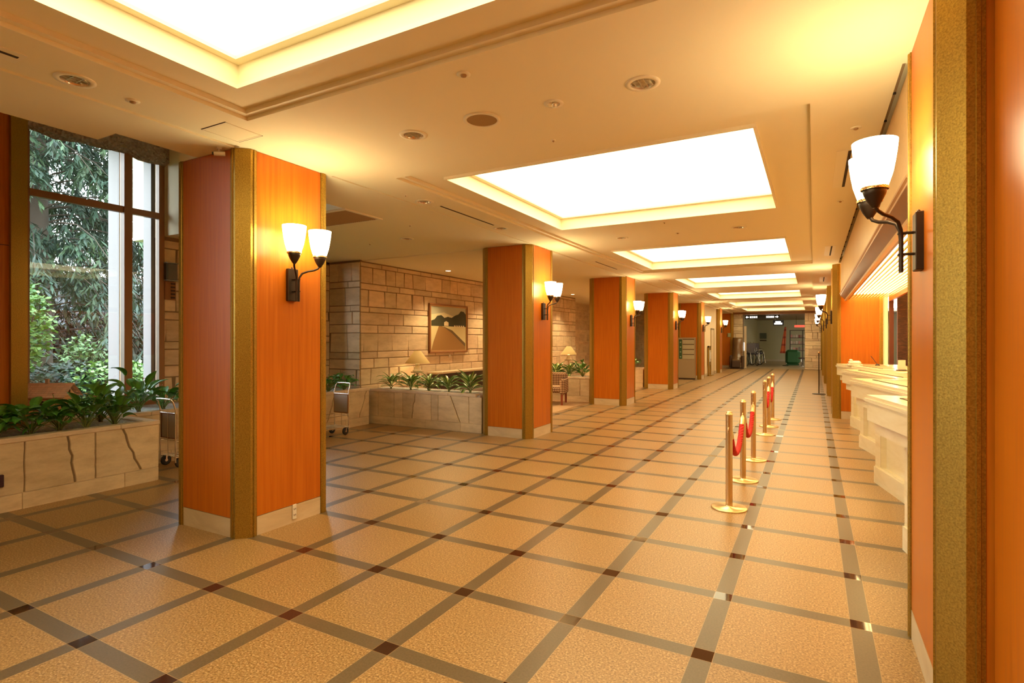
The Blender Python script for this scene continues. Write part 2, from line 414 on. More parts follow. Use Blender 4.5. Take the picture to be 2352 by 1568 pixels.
# ------------------------------------------------------------------ columns
def make_column():
    t = thing('column', '', 'column')
    W = .9; z1 = 3.03
    b = MB(); g = .075; b.prism([(g, .015), (W-g, .015), (W-.015, g), (W-.015, W-g), (W-g, W-.015), (g, W-.015), (.015, W-g), (.015, g)], .10, z1); b.build('core', M_joint, t)
    d = .128
    for k, (x0, x1, y0, y1) in enumerate(((d, W-d, 0, .02), (W-.02, W, d, W-d), (d, W-d, W-.02, W), (0, .02, d, W-d))):
        q = MB(); q.box(x0+.003, x1-.003, y0+(.003 if k % 2 else 0), y1-(.003 if k % 2 else 0), .152, z1-.004); q.build('wood_panel', M_wood, t)
    for cx, cy, sx, sy in ((0, 0, 1, 1), (W, 0, -1, 1), (W, W, -1, -1), (0, W, 1, -1)):
        q = MB()
        prof = [(.138, .02), (.138, -.002), (.124, -.004), (.122, -.008), (.108, -.010), (.106, -.003), (.078, -.003), (-.003, .072), (-.003, .096), (-.010, .098), (-.008, .110), (-.004, .112), (-.002, .126), (.02, .126)]
        pts = [(cx+sx*a, cy+sy*c) for a, c in prof]
        if sx*sy < 0: pts.reverse()
        q.prism(pts, .0, z1-.001); q.build('corner_trim', M_bronze, t)
    b = MB()
    for x0, x1, y0, y1 in ((.132, W-.132, .002, .02), (W-.02, W-.002, .132, W-.132), (.132, W-.132, W-.02, W-.002), (.002, .02, .132, W-.132)):
        b.box(x0, x1, y0, y1, 0, .148)
    b.build('stone_skirting', M_skirt, t)
    return t
col0 = make_column()
ordn = ['first', 'second', 'third', 'fourth', 'fifth', 'sixth', 'seventh']
cols_l = []
for k in range(7):
    lab = ['large cherry wood column in the left foreground with bronze edges and a double wall lamp', 'cherry wood column on the left, second from the front, beside the framed painting',
           'cherry wood column on the left, third from the front, beside the checked armchair', 'cherry wood column on the left, fourth from the front',
           'cherry wood column on the left, fifth from the front, behind the metal notice rack', 'narrow looking cherry wood column, sixth on the left', 'farthest left cherry wood column, next to the end stone wall'][k]
    loc = (-4.75, 2.72+4.9*k, 0)
    o = col0 if k == 0 else dup(col0, loc, 0)
    o.location = loc; o['label'] = lab; o['group'] = 'wood clad columns along the left'
for k, x in ((0, .44), (2, .33), (3, .33), (4, .33), (5, .33), (6, .33)):
    lab = {0: 'cherry wood column cut off by the right edge of the photo, nearest to the camera', 2: 'right side column with bronze edge at the far end of the reception desk', 3: 'right side column behind the tall thin post stand',
           4: 'right side column, third past the reception desk', 5: 'right side column, fourth past the reception desk', 6: 'farthest right side column beside the end stone wall'}[k]
    dup(col0, (x, 2.72+4.9*k, 0), 0, lab, 'wood clad columns along the right')
dup(col0, (-4.75, -2.18, 0), 0, 'cherry wood column behind the camera on the left', 'wood clad columns along the left')
# column at the window (taller)
t = thing('window_column', 'tall cherry wood column with bronze edge at the left edge of the photo beside the window', 'column', (-8.2, 1.62, 0))
q = MB(); q.box(.03, .86, .03, 1.01, 0, 4.3); q.build('wood_panel', M_wood, t)
q = MB(); q.box(.80, .90, .97, 1.045, 0, 4.3); q.box(.84, .915, .9, .97, 0, 4.3); q.box(.80, .83, .985, 1.06, 0, 4.3); q.build('corner_trim', M_bronze, t)
q = MB(); q.box(.859, .862, .03, .9, 2.52, 2.527); q.build('panel_joint', M_joint, t)

# power outlet on the first column
t = thing('wall_outlet', 'small cream double power outlet on the skirting of the large foreground column', 'outlet', (-3.85, 3.205, .03))
q = MB(); q.bbox(0, .008, -.02, .02, 0, .125, .003); q.build('cover_plate', M_white, t)
for z in (.035, .085):
    q = MB(); q.box(.008, .0095, -.010, -.006, z-.006, z+.008); q.box(.008, .0095, .006, .010, z-.006, z+.008); q.build('socket', M_joint, t)

# ------------------------------------------------------------------ sconces
def make_sconce():
    t = thing('wall_lamp', '', 'wall lamp')          # local: wall at x=0, room +x
    q = MB(); q.bbox(0, .035, -.05, .05, 1.865, 2.135, .004); q.lathe([(.008, 2.135), (.008, 2.146), (.004, 2.15)], .018, 0, 8); q.build('back_plate', M_iron, t)
    for s in (-1, 1):
        y = .13*s
        q = MB()
        pts = [(.085, .012*s, 1.86), (.085, .012*s, 1.93), (.085, .012*s, 2.02), (.088, .015*s, 2.06), (.10, .032*s, 2.095), (.13, .065*s, 2.115), (.165, .10*s, 2.125), (.188, .122*s, 2.14), (.2, y, 2.165)]
        q.tube(pts, .0085, 8)
        for z in (1.945, 2.045): q.tube([(.03, .012*s, z), (.098, .012*s, z)], .0055, 6)
        q.build('arm', M_iron, t)
        q = MB(); q.lathe([(.010, 2.150), (.016, 2.158), (.030, 2.180), (.044, 2.210), (.054, 2.246), (.050, 2.246)], .2, y, 24, cap=True)
        hd = q.build('cup_holder', M_iron, t)
        r = MB(); r.lathe([(.0545, 2.233), (.0562, 2.246), (.0535, 2.246)], .2, y, 24, cap=False)
        for z, ph in ((2.236, 0), (2.242, .5)):
            for k in range(24):
                a = 2*PI*(k+ph)/24; r.sphere((.2+.0555*math.cos(a), y+.0555*math.sin(a), z), .0024, 5, 4)
        r.build('pierced_rim', M_brass2, hd)
        q = MB(); q.lathe([(.050, 2.240), (.060, 2.27), (.072, 2.31), (.081, 2.36), (.088, 2.41), (.092, 2.455), (.088, 2.455), (.083, 2.41), (.074, 2.34), (.05, 2.26)], .2, y, 24, cap=True)
        q.build('glass_cup', M_cup, t)
    return t
sc0 = make_sconce()
first = True
for k in range(7):
    o = sc0 if first else dup(sc0, (0, 0, 0))
    first = False
    o.location = (-3.85, 3.17+4.9*k, 0)
    o['label'] = 'lit double wall lamp with white glass cups on the %s column on the left' % ordn[k]
    o['group'] = 'double wall lamps on the left columns'
for k, x in ((0, .447), (2, .33), (3, .33), (4, .33), (5, .33), (6, .33)):
    w = {0: 'large lit double wall lamp with white glass cups on the nearest right column', 2: 'lit wall lamp on the right column just past the reception desk', 3: 'lit wall lamp above the tall thin post stand',
         4: 'lit wall lamp, third from the front in the distant right row', 5: 'lit wall lamp, second from the back on the right', 6: 'farthest lit wall lamp on the right'}[k]
    dup(sc0, (x, 3.17+4.9*k, 0), PI, w, 'double wall lamps on the right columns')

# ------------------------------------------------------------------ window
def glass_mat():
    m = bpy.data.materials.new('window_glass'); m.use_nodes = True; nt = m.node_tree; nt.nodes.clear()
    o = nt.nodes.new('ShaderNodeOutputMaterial'); mx = nt.nodes.new('ShaderNodeMixShader'); tr = nt.nodes.new('ShaderNodeBsdfTransparent'); gl = nt.nodes.new('ShaderNodeBsdfGlossy')
    fr = nt.nodes.new('ShaderNodeFresnel'); fr.inputs[0].default_value = 1.45; gl.inputs['Roughness'].default_value = .0
    tr.inputs[0].default_value = (.93, .96, .95, 1)
    nt.links.new(fr.outputs[0], mx.inputs[0]); nt.links.new(tr.outputs[0], mx.inputs[1]); nt.links.new(gl.outputs[0], mx.inputs[2]); nt.links.new(mx.outputs[0], o.inputs[0]); return m
M_glass = glass_mat()
M_frame = mat('brown_window_frame', (.30, .14, .05), .45)
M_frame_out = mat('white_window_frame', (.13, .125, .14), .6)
def window(n, ya, yb, mull, label, zt=4.16):
    t = bpy.data.objects.new('window_%d' % n, None); C.objects.link(t); t.location = (-8.2, 0, 0); struct(t, label)
    q = MB(); q.box(-.06, .03, ya, ya+.05, .62, zt); q.box(-.06, .03, yb-.075, yb, .62, zt); q.box(-.06, .03, ya, yb, .62, .70); q.box(-.06, .03, ya, yb, zt-.08, zt)
    q.build('window_frame', M_frame, t)
    q = MB(); zz_ = min(3.26, zt-.5); q.box(-.03, .035, ya+.05, mull-.05, zz_, zz_+.085); q.box(-.03, .035, mull+.05, yb-.075, zz_, zz_+.085); q.build('transom', M_frame, t)
    q = MB(); q.box(-.06, .06, mull-.05, mull+.05, .7, zt-.08); q.build('mullion', M_frame, t)
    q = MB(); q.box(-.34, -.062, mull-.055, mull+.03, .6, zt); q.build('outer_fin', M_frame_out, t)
    q = MB(); q.box(-.034, -.028, ya+.05, yb-.075, .7, zt-.08); q.build('pane', M_glass, t)
    return t
window(1, 2.95, 4.55, 4.06, 'tall brown framed window looking onto the conifer garden')
window(2, -3.6, -.5, -2.0, 'second tall window on the left, outside the frame')
window(3, 4.95, 7.40, 6.2, 'added window over the planter, unseen behind the foreground column, lighting the stone pier', 3.0)  # unseen opening added to let daylight onto the stone pier
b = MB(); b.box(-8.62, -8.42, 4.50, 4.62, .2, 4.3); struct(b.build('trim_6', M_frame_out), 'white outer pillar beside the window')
# wall speaker by the window
t = thing('wall_speaker', 'dark grey box speaker on the stone wall beside the window', 'speaker', (-8.19, 4.60, 2.39))
q = MB(); q.bbox(0, .10, -.06, .10, 0, .26, .02); q.build('case', mat('grey_plastic', (.10, .10, .11), .4), t)
q = MB(); q.box(-.005, .108, -.065, .108, .0, .012); q.box(-.005, .108, -.065, .108, .25, .262); q.build('rim', mat('grey_rim', (.3, .3, .28), .4), t)
t = thing('wall_plaque', 'small brown wooden plaque hanging under the grey speaker', 'plaque', (-8.185, 4.60, 2.12))
q = MB(); q.box(0, .03, -.05, .10, 0, .26); q.build('board', M_brownwood, t)
q = MB()
for k in range(5): q.box(.03, .036, .03, .09, .02+.05*k, .045+.05*k)
q.build('carved_slats', M_joint, t)

# ------------------------------------------------------------------ stone planters
STN = (.74, .58, .36)
def slab_face(b, plane, p, u0, u1, z0, z1, side, seed, wmin=.28, wmax=.5, slant=.09, given=None):
    rnd = random.Random(seed); zl = z0+.15
    cuts = [u0]; u = u0
    if given: cuts += [g[0] for g in given]
    while not given:
        u += rnd.uniform(wmin, wmax)
        if u > u1-.15: break
        cuts.append(u)
    cuts.append(u1)
    def joint(i):
        x = cuts[i]; n = 7
        if i in (0, len(cuts)-1): return [(x, zl+(z1-zl)*k/n) for k in range(n+1)]
        sl = given[i-1][1] if given else rnd.choice((0, 0, 1, -1))*slant
        return [(x+sl*(k/n-.5)*2+(rnd.uniform(-.012, .012) if sl else rnd.uniform(-.003, .003)), zl+(z1-zl)*k/n) for k in range(n+1)]
    js = [joint(i) for i in range(len(cuts))]
    def P(u, z, o): return (p+side*o, u, z) if plane == 'x' else (u, p+side*o, z)
    for i in range(len(cuts)-1):
        g0 = .013 if abs(js[i][0][0]-js[i][-1][0]) > .03 else .008; g1 = .013 if abs(js[i+1][0][0]-js[i+1][-1][0]) > .03 else .008
        l = [(x+(g0 if i else 0), z) for x, z in js[i]]; r = [(x-(g1 if i < len(cuts)-2 else 0), z) for x, z in js[i+1]]
        t = rnd.uniform(.9, 1.1); b.col = (STN[0]*t, STN[1]*t, STN[2]*t)
        n = len(l); d = .012
        v = [P(x, z, d) for x, z in l]+[P(x, z, d) for x, z in r]+[P(x-.004, z, 0) for x, z in l]+[P(x+.004, z, 0) for x, z in r]
        f = [(k, n+k, n+k+1, k+1) for k in range(n-1)]+[(2*n+k, k, k+1, 2*n+k+1) for k in range(n-1)]+[(n+k, 3*n+k, 3*n+k+1, n+k+1) for k in range(n-1)]
        b.add(v, f)
    u = u0
    while u < u1:
        w = rnd.uniform(.5, .9); c = min(u+w, u1); t = rnd.uniform(.9, 1.08); b.col = (STN[0]*t, STN[1]*t, STN[2]*t)
        v = [P(u+.004, z0, .014), P(c-.004, z0, .014), P(c-.004, zl-.010, .014), P(u+.004, zl-.010, .014), P(u, z0, 0), P(c, z0, 0), P(c, zl, 0), P(u, zl, 0)]
        b.add(v, [(0, 1, 2, 3), (3, 2, 6, 7), (0, 4, 5, 1), (0, 3, 7, 4), (1, 5, 6, 2)]); u += w
    b.col = (1, 1, 1)
GIVEN = {11: [(-2.6, 0), (-1.9, .06), (-1.2, 0), (-.4, -.07), (.4, 0), (1.1, .05), (1.75, 0), (2.29, 0), (2.66, -.035), (2.86, 0), (3.19, -.085)],
  33: [(-7.04, .0), (-6.66, 0), (-6.46, 0), (-6.22, .045), (-5.83, 0), (-5.68, 0), (-5.32, -.10), (-5.05, 0)]}
def planter(label, x0, x1, y0, y1, top, faces, seed, capw=.10, cap_sides='wesn', name='stone_planter', group='stone planters'):
    t = thing(name, label, 'planter', (0, 0, 0), 0, group)
    q = MB(); q.box(x0, x1, y0, y1, 0, top-.05); q.build('core', M_mortar, t)
    q = MB()
    for k, (pl, p, u0, u1, side) in enumerate(faces): slab_face(q, pl, p, u0, u1, 0, top-.05, side, seed+k, given=GIVEN.get(seed+k))
    q.build('stone_slabs', M_stone, t)
    q = MB(); q.col = (.62, .48, .30); e = .022
    z0, z1 = top-.05, top
    rnd = random.Random(seed)
    def run(xa, xb, ya, yb):
        long_y = (yb-ya) > (xb-xa); a, bb = (ya, yb) if long_y else (xa, xb); u = a
        while u < bb-.01:
            w = rnd.uniform(.7, 1.3); c = min(u+w, bb); tt = rnd.uniform(.93, 1.06); q.col = (.74*tt, .58*tt, .40*tt)
            if bb-c < .2: c = bb
            if long_y: q.bbox(xa, xb, u+.001, c-.001, z0, z1+rnd.uniform(-.003, .003), .008)
            else: q.bbox(u+.001, c-.001, ya, yb, z0, z1+rnd.uniform(-.003, .003), .008)
            u = c
    if 'e' in cap_sides: run(x1-capw, x1+e, y0-e, y1+e)
    if 'w' in cap_sides: run(x0-e, x0+capw, y0-e, y1+e)
    if 's' in cap_sides: run(x0+(capw if 'w' in cap_sides else 0), x1-capw, y0-e, y0+capw)
    if 'n' in cap_sides: run(x0+(capw if 'w' in cap_sides else 0), x1-capw, y1-capw, y1+e)
    q.build('coping', M_stone, t)
    q = MB(); q.box(x0+.01, x1-.05, y0+.01, y1-.05, top-.05, top-.022); q.build('planting_bed', M_gravel, t)
    return t
planter('low sandstone planter projecting at lower left, with slanted crack like joints', -7.13, -6.35, -3.4, 3.46, .66, [('x', -6.35, -3.4, 3.46, 1), ('y', 3.46, -7.13, -6.35, 1)], 11, cap_sides='en')
planter('long sandstone planter along the window and stone wall behind the luggage carts', -8.18, -7.17, 2.72, 7.62, .66, [('x', -7.17, 3.5, 7.62, 1)], 24, cap_sides='e')
planter('sandstone planter between the first two left columns in front of the painting wall', -7.38, -4.80, 7.74, 8.5, .64, [('y', 7.74, -7.38, -4.80, -1)], 33, cap_sides='s')
planter('sandstone planter seen in the gap behind the checked armchair', -7.0, -4.86, 12.86, 13.5, .62, [('y', 12.86, -7.0, -4.86, -1)], 41, cap_sides='sne')
planter('sandstone planter in the narrow gap between the third and fourth left columns', -7.0, -4.86, 17.75, 18.4, .62, [('y', 17.75, -7.0, -4.86, -1)], 47, cap_sides='sne')
t = thing('wall_socket_box', 'small dark box on the front of the near planter at the left edge', 'box', (-6.337, 2.06, .235))
q = MB(); q.bbox(0, .03, -.06, .075, 0, .11, .006); q.build('cover', mat('dark_plastic', (.05, .02, .03), .35), t)

# ------------------------------------------------------------------ plants
def leaf(b, base, ang, plen, pel, llen, lw, droop, cA, cB, rnd, twist=0):
    """petiole from base then a blade bending over"""
    d = Vector((math.cos(ang), math.sin(ang), 0)); p = Vector(base); side0 = Vector((-d.y, d.x, 0))
    n = 5; e = pel; pts = [p.copy()]
    for i in range(n):
        e -= .09; p = p+(d*math.cos(e)+Vector((0, 0, 1))*math.sin(e))*plen/n; pts.append(p.copy())
    stem = pts
    m = 6; rows = []
    for i in range(m+1):
        t = i/m; w = lw*.5*math.sin(PI*min(1, t*.93+.05)**.8)*(1 if t < .98 else .1)
        w = max(w, .001); dirv = d*math.cos(e)+Vector((0, 0, 1))*math.sin(e); up = dirv.cross(side0); up.normalize()
        up = up if up.z > 0 else -up
        sd = (side0*math.cos(twist)+up*math.sin(twist)).normalized()
        rows.append([p+sd*w+up*w*.35, p+sd*w*.42+up*w*.08, p, p-sd*w*.42+up*w*.08, p-sd*w+up*w*.35])
        e -= droop/m; p = p+dirv*llen/m
    v = [tuple(q) for r in rows for q in r]; f = []; cols = []
    for i in range(m):
        for k in range(4):
            f.append((i*5+k, i*5+k+1, i*5+6+k, i*5+5+k)); c = cB if k in (1, 2) else cA; j = rnd.uniform(.85, 1.15)
            cols.append(tuple(x*j for x in c))
    b.add(v, f, True, cols)
    return stem
def plant(name, label, kind, loc, seed, scale=1., group=None, flower=None):
    rnd = random.Random(seed)
    t = thing(name, label, 'plant', loc, 0, group)
    lv = MB(); st = MB()
    if kind == 'broad':
        n = 26; cA, cB = (.075, .25, .03), (.11, .34, .05)
    elif kind == 'tall':
        n = 24; cA, cB = (.08, .24, .03), (.12, .33, .04)
    else:
        n = 30; cA, cB = (.10, .24, .04), (.55, .62, .20)
    st.col = (.16, .22, .05)
    for k in range(n):
        ang = k*2.399+rnd.uniform(-.3, .3); f = k/n
        if kind == 'broad': a = (rnd.uniform(.10, .24), 1.45-.7*(1-f)*rnd.uniform(.6, 1.2), rnd.uniform(.12, .19), rnd.uniform(.07, .105), rnd.uniform(.8, 1.7))
        elif kind == 'tall': a = (rnd.uniform(.12, .30)*(.6+.6*f), 1.5-.5*(1-f), rnd.uniform(.12, .19), rnd.uniform(.07, .10), rnd.uniform(.3, 1.4))
        else: a = (rnd.uniform(.03, .12), 1.45-.75*(1-f)*rnd.uniform(.5, 1.2), rnd.uniform(.19, .30), rnd.uniform(.055, .08), rnd.uniform(.4, 1.5))
        a = tuple(x*scale if i in (0, 2, 3) else x for i, x in enumerate(a))
        z0 = rnd.uniform(0, .05)*scale + (f*.10*scale if kind == 'varieg' else 0)
        pts = leaf(lv, (.014*math.cos(ang), .014*math.sin(ang), z0), ang, a[0], a[1], a[2], a[3], a[4], cA, cB, rnd, rnd.uniform(-.4, .4))
        st.tube(pts, [.0045*scale, .004*scale, .0035*scale, .003*scale, .003*scale, .0025*scale], 5, False)
    st.col = (.12, .07, .03) if kind != 'varieg' else (.18, .2, .06)
    st.tube([(0, 0, -.035), (0, 0, .04*scale)], [.022*scale, .016*scale], 8)
    lv.build('leaves', M_leaf, t); st.build('stem', M_attr, t)
    if flower:
        q = MB()
        for k in range(flower[0]):
            a = rnd.uniform(0, 6.28); r = rnd.uniform(.02, .10); h = rnd.uniform(.26, .36)*scale; c = Vector((r*math.cos(a), r*math.sin(a), h))
            q.col = (.12, .25, .05); q.tube([(0, 0, 0), (r*.4*math.cos(a), r*.4*math.sin(a), h*.6), tuple(c)], .0025, 5, False)
            q.col = flower[1]
            for j in range(5):
                g = j*1.2566+a; e = c+Vector((math.cos(g)*.028, math.sin(g)*.028, .012)); n1 = Vector((-math.sin(g), math.cos(g), 0))*.013
                q.add([tuple(c), tuple(c*.5+e*.5+n1), tuple(e), tuple(c*.5+e*.5-n1)], [(0, 1, 2, 3)], True)
        q.build('flowers', M_attr, t)
    return t
PK = (.85, .45, .36); WH = (.9, .82, .66)
plist = [
 ('broad', (-6.60, 2.16, .64), 1, 1.15, 'dark leafy plant at the left edge of the near planter with pale flowers', (3, PK)),
 ('broad', (-6.52, 2.40, .64), 2, 1.05, 'dark green leafy plant in the near planter in front of the toy log cabin', None),
 ('broad', (-6.50, 2.62, .64), 3, 1.05, 'bushy low plant in the near planter to the right of the toy log cabin', (2, PK)),
 ('tall', (-6.45, 2.83, .64), 4, 1.2, 'tall upright plant in the near planter beneath the window mullion', (2, PK)),
 ('tall', (-6.50, 3.11, .64), 5, 1.1, 'leafy plant nearest the right end of the near planter', None),
 ('broad', (-6.90, 3.16, .64), 6, 1.1, 'leafy plant at the back of the near planter near its right end', (2, PK)),
 ('broad', (-6.92, 2.30, .64), 7, .9, 'leafy plant in the back row at the left of the near planter', None),
 ('tall', (-7.42, 3.82, .64), 8, 1.3, 'tall leafy plant in the window planter, left of the luggage cart handle', (2, PK)),
 ('broad', (-7.42, 4.12, .64), 9, 1.15, 'leafy plant in the window planter just behind the luggage cart handle', (2, PK)),
 ('broad', (-7.40, 3.50, .64), 10, .95, 'leafy plant in the window planter behind the corner of the near planter', None),
 ('broad', (-7.42, 6.90, .64), 12, 1.0, 'leafy plant in the planter just right of the foreground column', (2, WH)),
 ('broad', (-7.44, 7.28, .64), 13, 1.0, 'leafy plant in the planter corner in front of the stone pier', (2, WH)),
 ('varieg', (-6.98, 8.02, .62), 14, .92, 'variegated plant, leftmost in the planter below the painting', None),
 ('varieg', (-6.53, 8.04, .62), 15, .95, 'variegated plant in front of the white table lamp', None),
 ('varieg', (-6.12, 8.06, .62), 16, .95, 'variegated plant, third from left in the planter below the painting', None),
 ('varieg', (-5.70, 8.08, .62), 17, .92, 'variegated plant, fourth from left in the planter below the painting', None),
 ('varieg', (-5.26, 8.10, .62), 18, 1.1, 'variegated plant, rightmost in the planter next to the second column', None),
 ('varieg', (-5.85, 13.1, .60), 19, 1.15, 'variegated plant behind the checked armchair on its left', None),
 ('varieg', (-5.50, 13.15, .60), 20, 1.1, 'variegated plant behind the checked armchair on its right', (3, PK)),
 ('tall', (-5.15, 13.15, .60), 21, 1.15, 'dark plant with white flowers beside the third left column', (6, WH)),
 ('broad', (-5.3, 18.0, .60), 22, 1.15, 'dark plant in the gap beside the fourth left column', None)]
for kd, loc, sd, scl, lab, fl in plist:
    plant({'broad': 'leafy_plant', 'tall': 'leafy_plant', 'varieg': 'variegated_plant'}[kd], lab, kd, loc, sd, scl, 'plants in the stone planters', fl)

# toy log cabin
t = thing('planter_block', 'low stone block under the miniature log cabin', 'stone block', (-7.60, 2.99, .637), .62)
q = MB(); q.bbox(-.24, .24, -.16, .16, 0, .062, .008); q.build('block', M_skirt, t)
t = thing('toy_log_cabin', 'miniature log cabin with pink shingle roof among the planter plants by the window', 'toy house', (-7.60, 2.99, .70), .5005+.12)
q = MB(); rnd = random.Random(4)
for k in range(9):
    z = .012+.024*k
    q.tube([(-.19, -.10, z), (.19, -.10, z)], .0125, 6); q.tube([(-.19, .10, z), (.19, .10, z)], .0125, 6)
    q.tube([(-.17, -.12, z+.006), (-.17, .12, z+.006)], .0125, 6); q.tube([(.17, -.12, z+.006), (.17, .12, z+.006)], .0125, 6)
q.add([(.172, -.11, .22), (.172, .11, .22), (.172, 0, .33)], [(0, 1, 2)]); q.add([(-.172, -.11, .22), (-.172, .11, .22), (-.172, 0, .33)], [(0, 2, 1)])
q.build('log_walls', mat('toy_logs', (.85, .48, .24), .6), t)
q = MB()
for s in (-1, 1):
    for k in range(7):
        f0, f1 = k/7, (k+1)/7+.04
        ya, yb = s*.16*(1-f0), s*.16*(1-f1); za, zb = .195+.145*f0, .195+.145*f1
        for j in range(12):
            x0 = -.235+.47*j/12; x1 = x0+.037; tt = rnd.uniform(.9, 1.1); q.col = (.92*tt, .58*tt, .42*tt)
            q.add([(x0, ya, za+.010), (x1, ya, za+.010), (x1, yb, zb+.004), (x0, yb, zb+.004), (x0, ya, za), (x1, ya, za)], [(0, 1, 2, 3), (4, 5, 1, 0)])
q.col = (.9, .56, .40); q.box(-.235, .235, -.012, .012, .335, .352)
q.build('shingle_roof', M_attr, t)
q = MB(); q.box(-.06, -.03, -.015, .015, .34, .40); q.build('chimney', mat('toy_chimney', (.55, .36, .25), .7), t)
q = MB()
for x in (-.03, .03): q.box(x-.02, x+.02, -.118, -.112, .09, .16)
q.box(.183, .188, -.03, .03, .02, .13); q.box(.176, .18, -.025, .025, .23, .28); q.build('window_openings', M_joint, t)

# ------------------------------------------------------------------ luggage carts
def make_cart():
    t = thing('luggage_cart', '', 'cart')            # handle end at y=0, body to -y
    q = MB()
    for x in (-.16, .16): q.tube([(x, 0, .07), (x, 0, .70), (x*.98, .03, .80), (x*.9, .05, .83)], .009, 8)
    q.tube([(-.145, .05, .83), (0, .055, .835), (.145, .05, .83)], .010, 8)
    for z in (.34, .66): q.tube([(-.16, 0, z), (.16, 0, z)], .007, 6)
    for x in (-.16, .16): q.tube([(x, 0, .13), (x, -.66, .13), (x*.8, -.72, .13)], .010, 8)
    q.tube([(-.13, -.72, .13), (.13, -.72, .13)], .010, 8)
    q.tube([(0, 0, .13), (0, 0, .66)], .005, 6); 
    q.build('tube_frame', M_chrome, t)
    q = MB()
    for k in range(9): q.tube([(-.14+.035*k, 0, .14), (-.14+.035*k, -.72, .14)], .0035, 5)
    for k in range(4): q.tube([(-.16, -.09-.18*k, .146), (.16, -.09-.18*k, .146)], .0035, 5)
    q.build('wire_deck', M_chrome, t)
    q = MB()
    for y in (-.04, -.5): q.tube([(-.16, y, .32), (.16, y, .32)], .005, 6)
    for x in (-.16, .16): q.tube([(x, 0, .32), (x, -.5, .32), (x, -.6, .26)], .006, 6)
    q.build('wire_basket', M_chrome, t)
    q = MB(); q.bbox(-.15, .15, -.016, -.010, .36, .64, .003); p = q.build('sign_panel', mat('grey_sign', (.36, .30, .24), .35, .2), t)
    q = MB(); q.box(-.155, .155, -.019, -.007, .64, .652); q.box(-.155, .155, -.019, -.007, .348, .36); q.box(-.158, -.148, -.019, -.007, .35, .65); q.box(.148, .158, -.019, -.007, .35, .65); q.build('sign_border', M_brownwood, p)
    for x, y in ((-.15, -.06), (.15, -.06), (-.15, -.62), (.15, -.62)):
        q = MB(); q.M = Matrix.Translation((x, y, .063)) @ Matrix.Rotation(PI/2, 4, 'Y'); q.lathe([(.052, -.013), (.062, -.008), (.062, .008), (.052, .013)], 0, 0, 18)
        w = q.build('wheel', M_black, t)
        q = MB(); q.M = Matrix.Translation((x, y, .063)) @ Matrix.Rotation(PI/2, 4, 'Y'); q.lathe([(.018, -.017), (.018, .017)], 0, 0, 10); q.M = None; q.box(x-.02, x-.017, y-.01, y+.01, .06, .13); q.box(x+.017, x+.02, y-.01, y+.01, .06, .13)
        q.build('wheel_fork', M_chrome, w)
    return t
ct = make_cart(); ct.location = (-6.82, 6.62, 0); ct['label'] = 'chrome luggage cart with grey sign panel, right of the foreground column'; ct['group'] = 'luggage carts'
dup(ct, (-6.86, 3.86, 0), PI, 'chrome luggage cart at the end of the near planter, left of the foreground column', 'luggage carts')

# ------------------------------------------------------------------ painting, lamps, lounge
t = thing('framed_painting', 'framed landscape painting of a road and dark trees on the stone wall', 'painting', (-7.385, 10.43, 1.8))
q = MB(); w, h = .75, .55
q.col = (.62, .56, .33); q.box(0, .03, -w+.05, w-.05, -h+.05, h-.05)
def ply(pts, x, col): q.col = col; q.add([(x, a, c) for a, c in pts], [tuple(range(len(pts)))])
ply([(-.7, -.5), (.7, -.5), (.7, .5), (-.7, .5)], .031, (.70, .66, .42))
ply([(-.7, .30), (-.2, .36), (.2, .28), (.7, .34), (.7, .5), (-.7, .5)], .032, (.45, .46, .33))
hill = [(-.7, .02), (-.7, .16), (-.55, .20), (-.45, .28), (-.3, .30), (-.18, .24), (-.05, .27), (.1, .25), (.25, .31), (.38, .34), (.48, .42), (.6, .41), (.7, .34), (.7, .02)]
ply(hill, .033, (.045, .05, .025))
ply([(-.7, -.5), (.7, -.5), (.7, .05), (-.7, .05)], .034, (.66, .58, .30))
ply([(-.68, -.5), (.66, -.5), (.66, -.36), (.1, -.05), (-.28, .05), (-.4, .05), (-.6, -.3)], .035, (.32, .17, .05))
ply([(.66, -.42), (.1, -.10), (-.2, .03), (-.24, .05), (.12, -.04), (.66, -.34)], .036, (.14, .09, .04))
ply([(-.2, .06), (-.2, .14), (-.12, .17), (-.03, .14), (-.03, .06)], .0365, (.80, .68, .42))
for k in range(5): ply([(.2+.09*k, .04), (.2+.09*k, .08), (.25+.09*k, .075), (.26+.09*k, .04)], .0365, (.75, .66, .42))
q.build('canvas', M_attr, t)
q = MB()
for y0, y1, z0, z1 in ((-w, w, -h, -h+.035), (-w, w, h-.035, h), (-w, -w+.035, -h+.035, h-.035), (w-.035, w, -h+.035, h-.035)): q.bbox(0, .06, y0, y1, z0, z1, .008)
q.build('outer_frame', M_brownwood, t)
q = MB()
for y0, y1, z0, z1 in ((-w+.035, w-.035, -h+.035, -h+.06), (-w+.035, w-.035, h-.06, h-.035), (-w+.035, -w+.06, -h+.06, h-.06), (w-.06, w-.035, -h+.06, h-.06)): q.box(0, .045, y0, y1, z0, z1)
q.build('gilt_slip', mat('gilt_wood', (.5, .30, .12), .45, .3), t)
t = thing('title_card', 'tiny white title card on the wall below the painting', 'card', (-7.385, 10.5, 1.17)); q = MB(); q.box(0, .006, -.035, .035, -.03, .03); q.build('card', M_white, t)
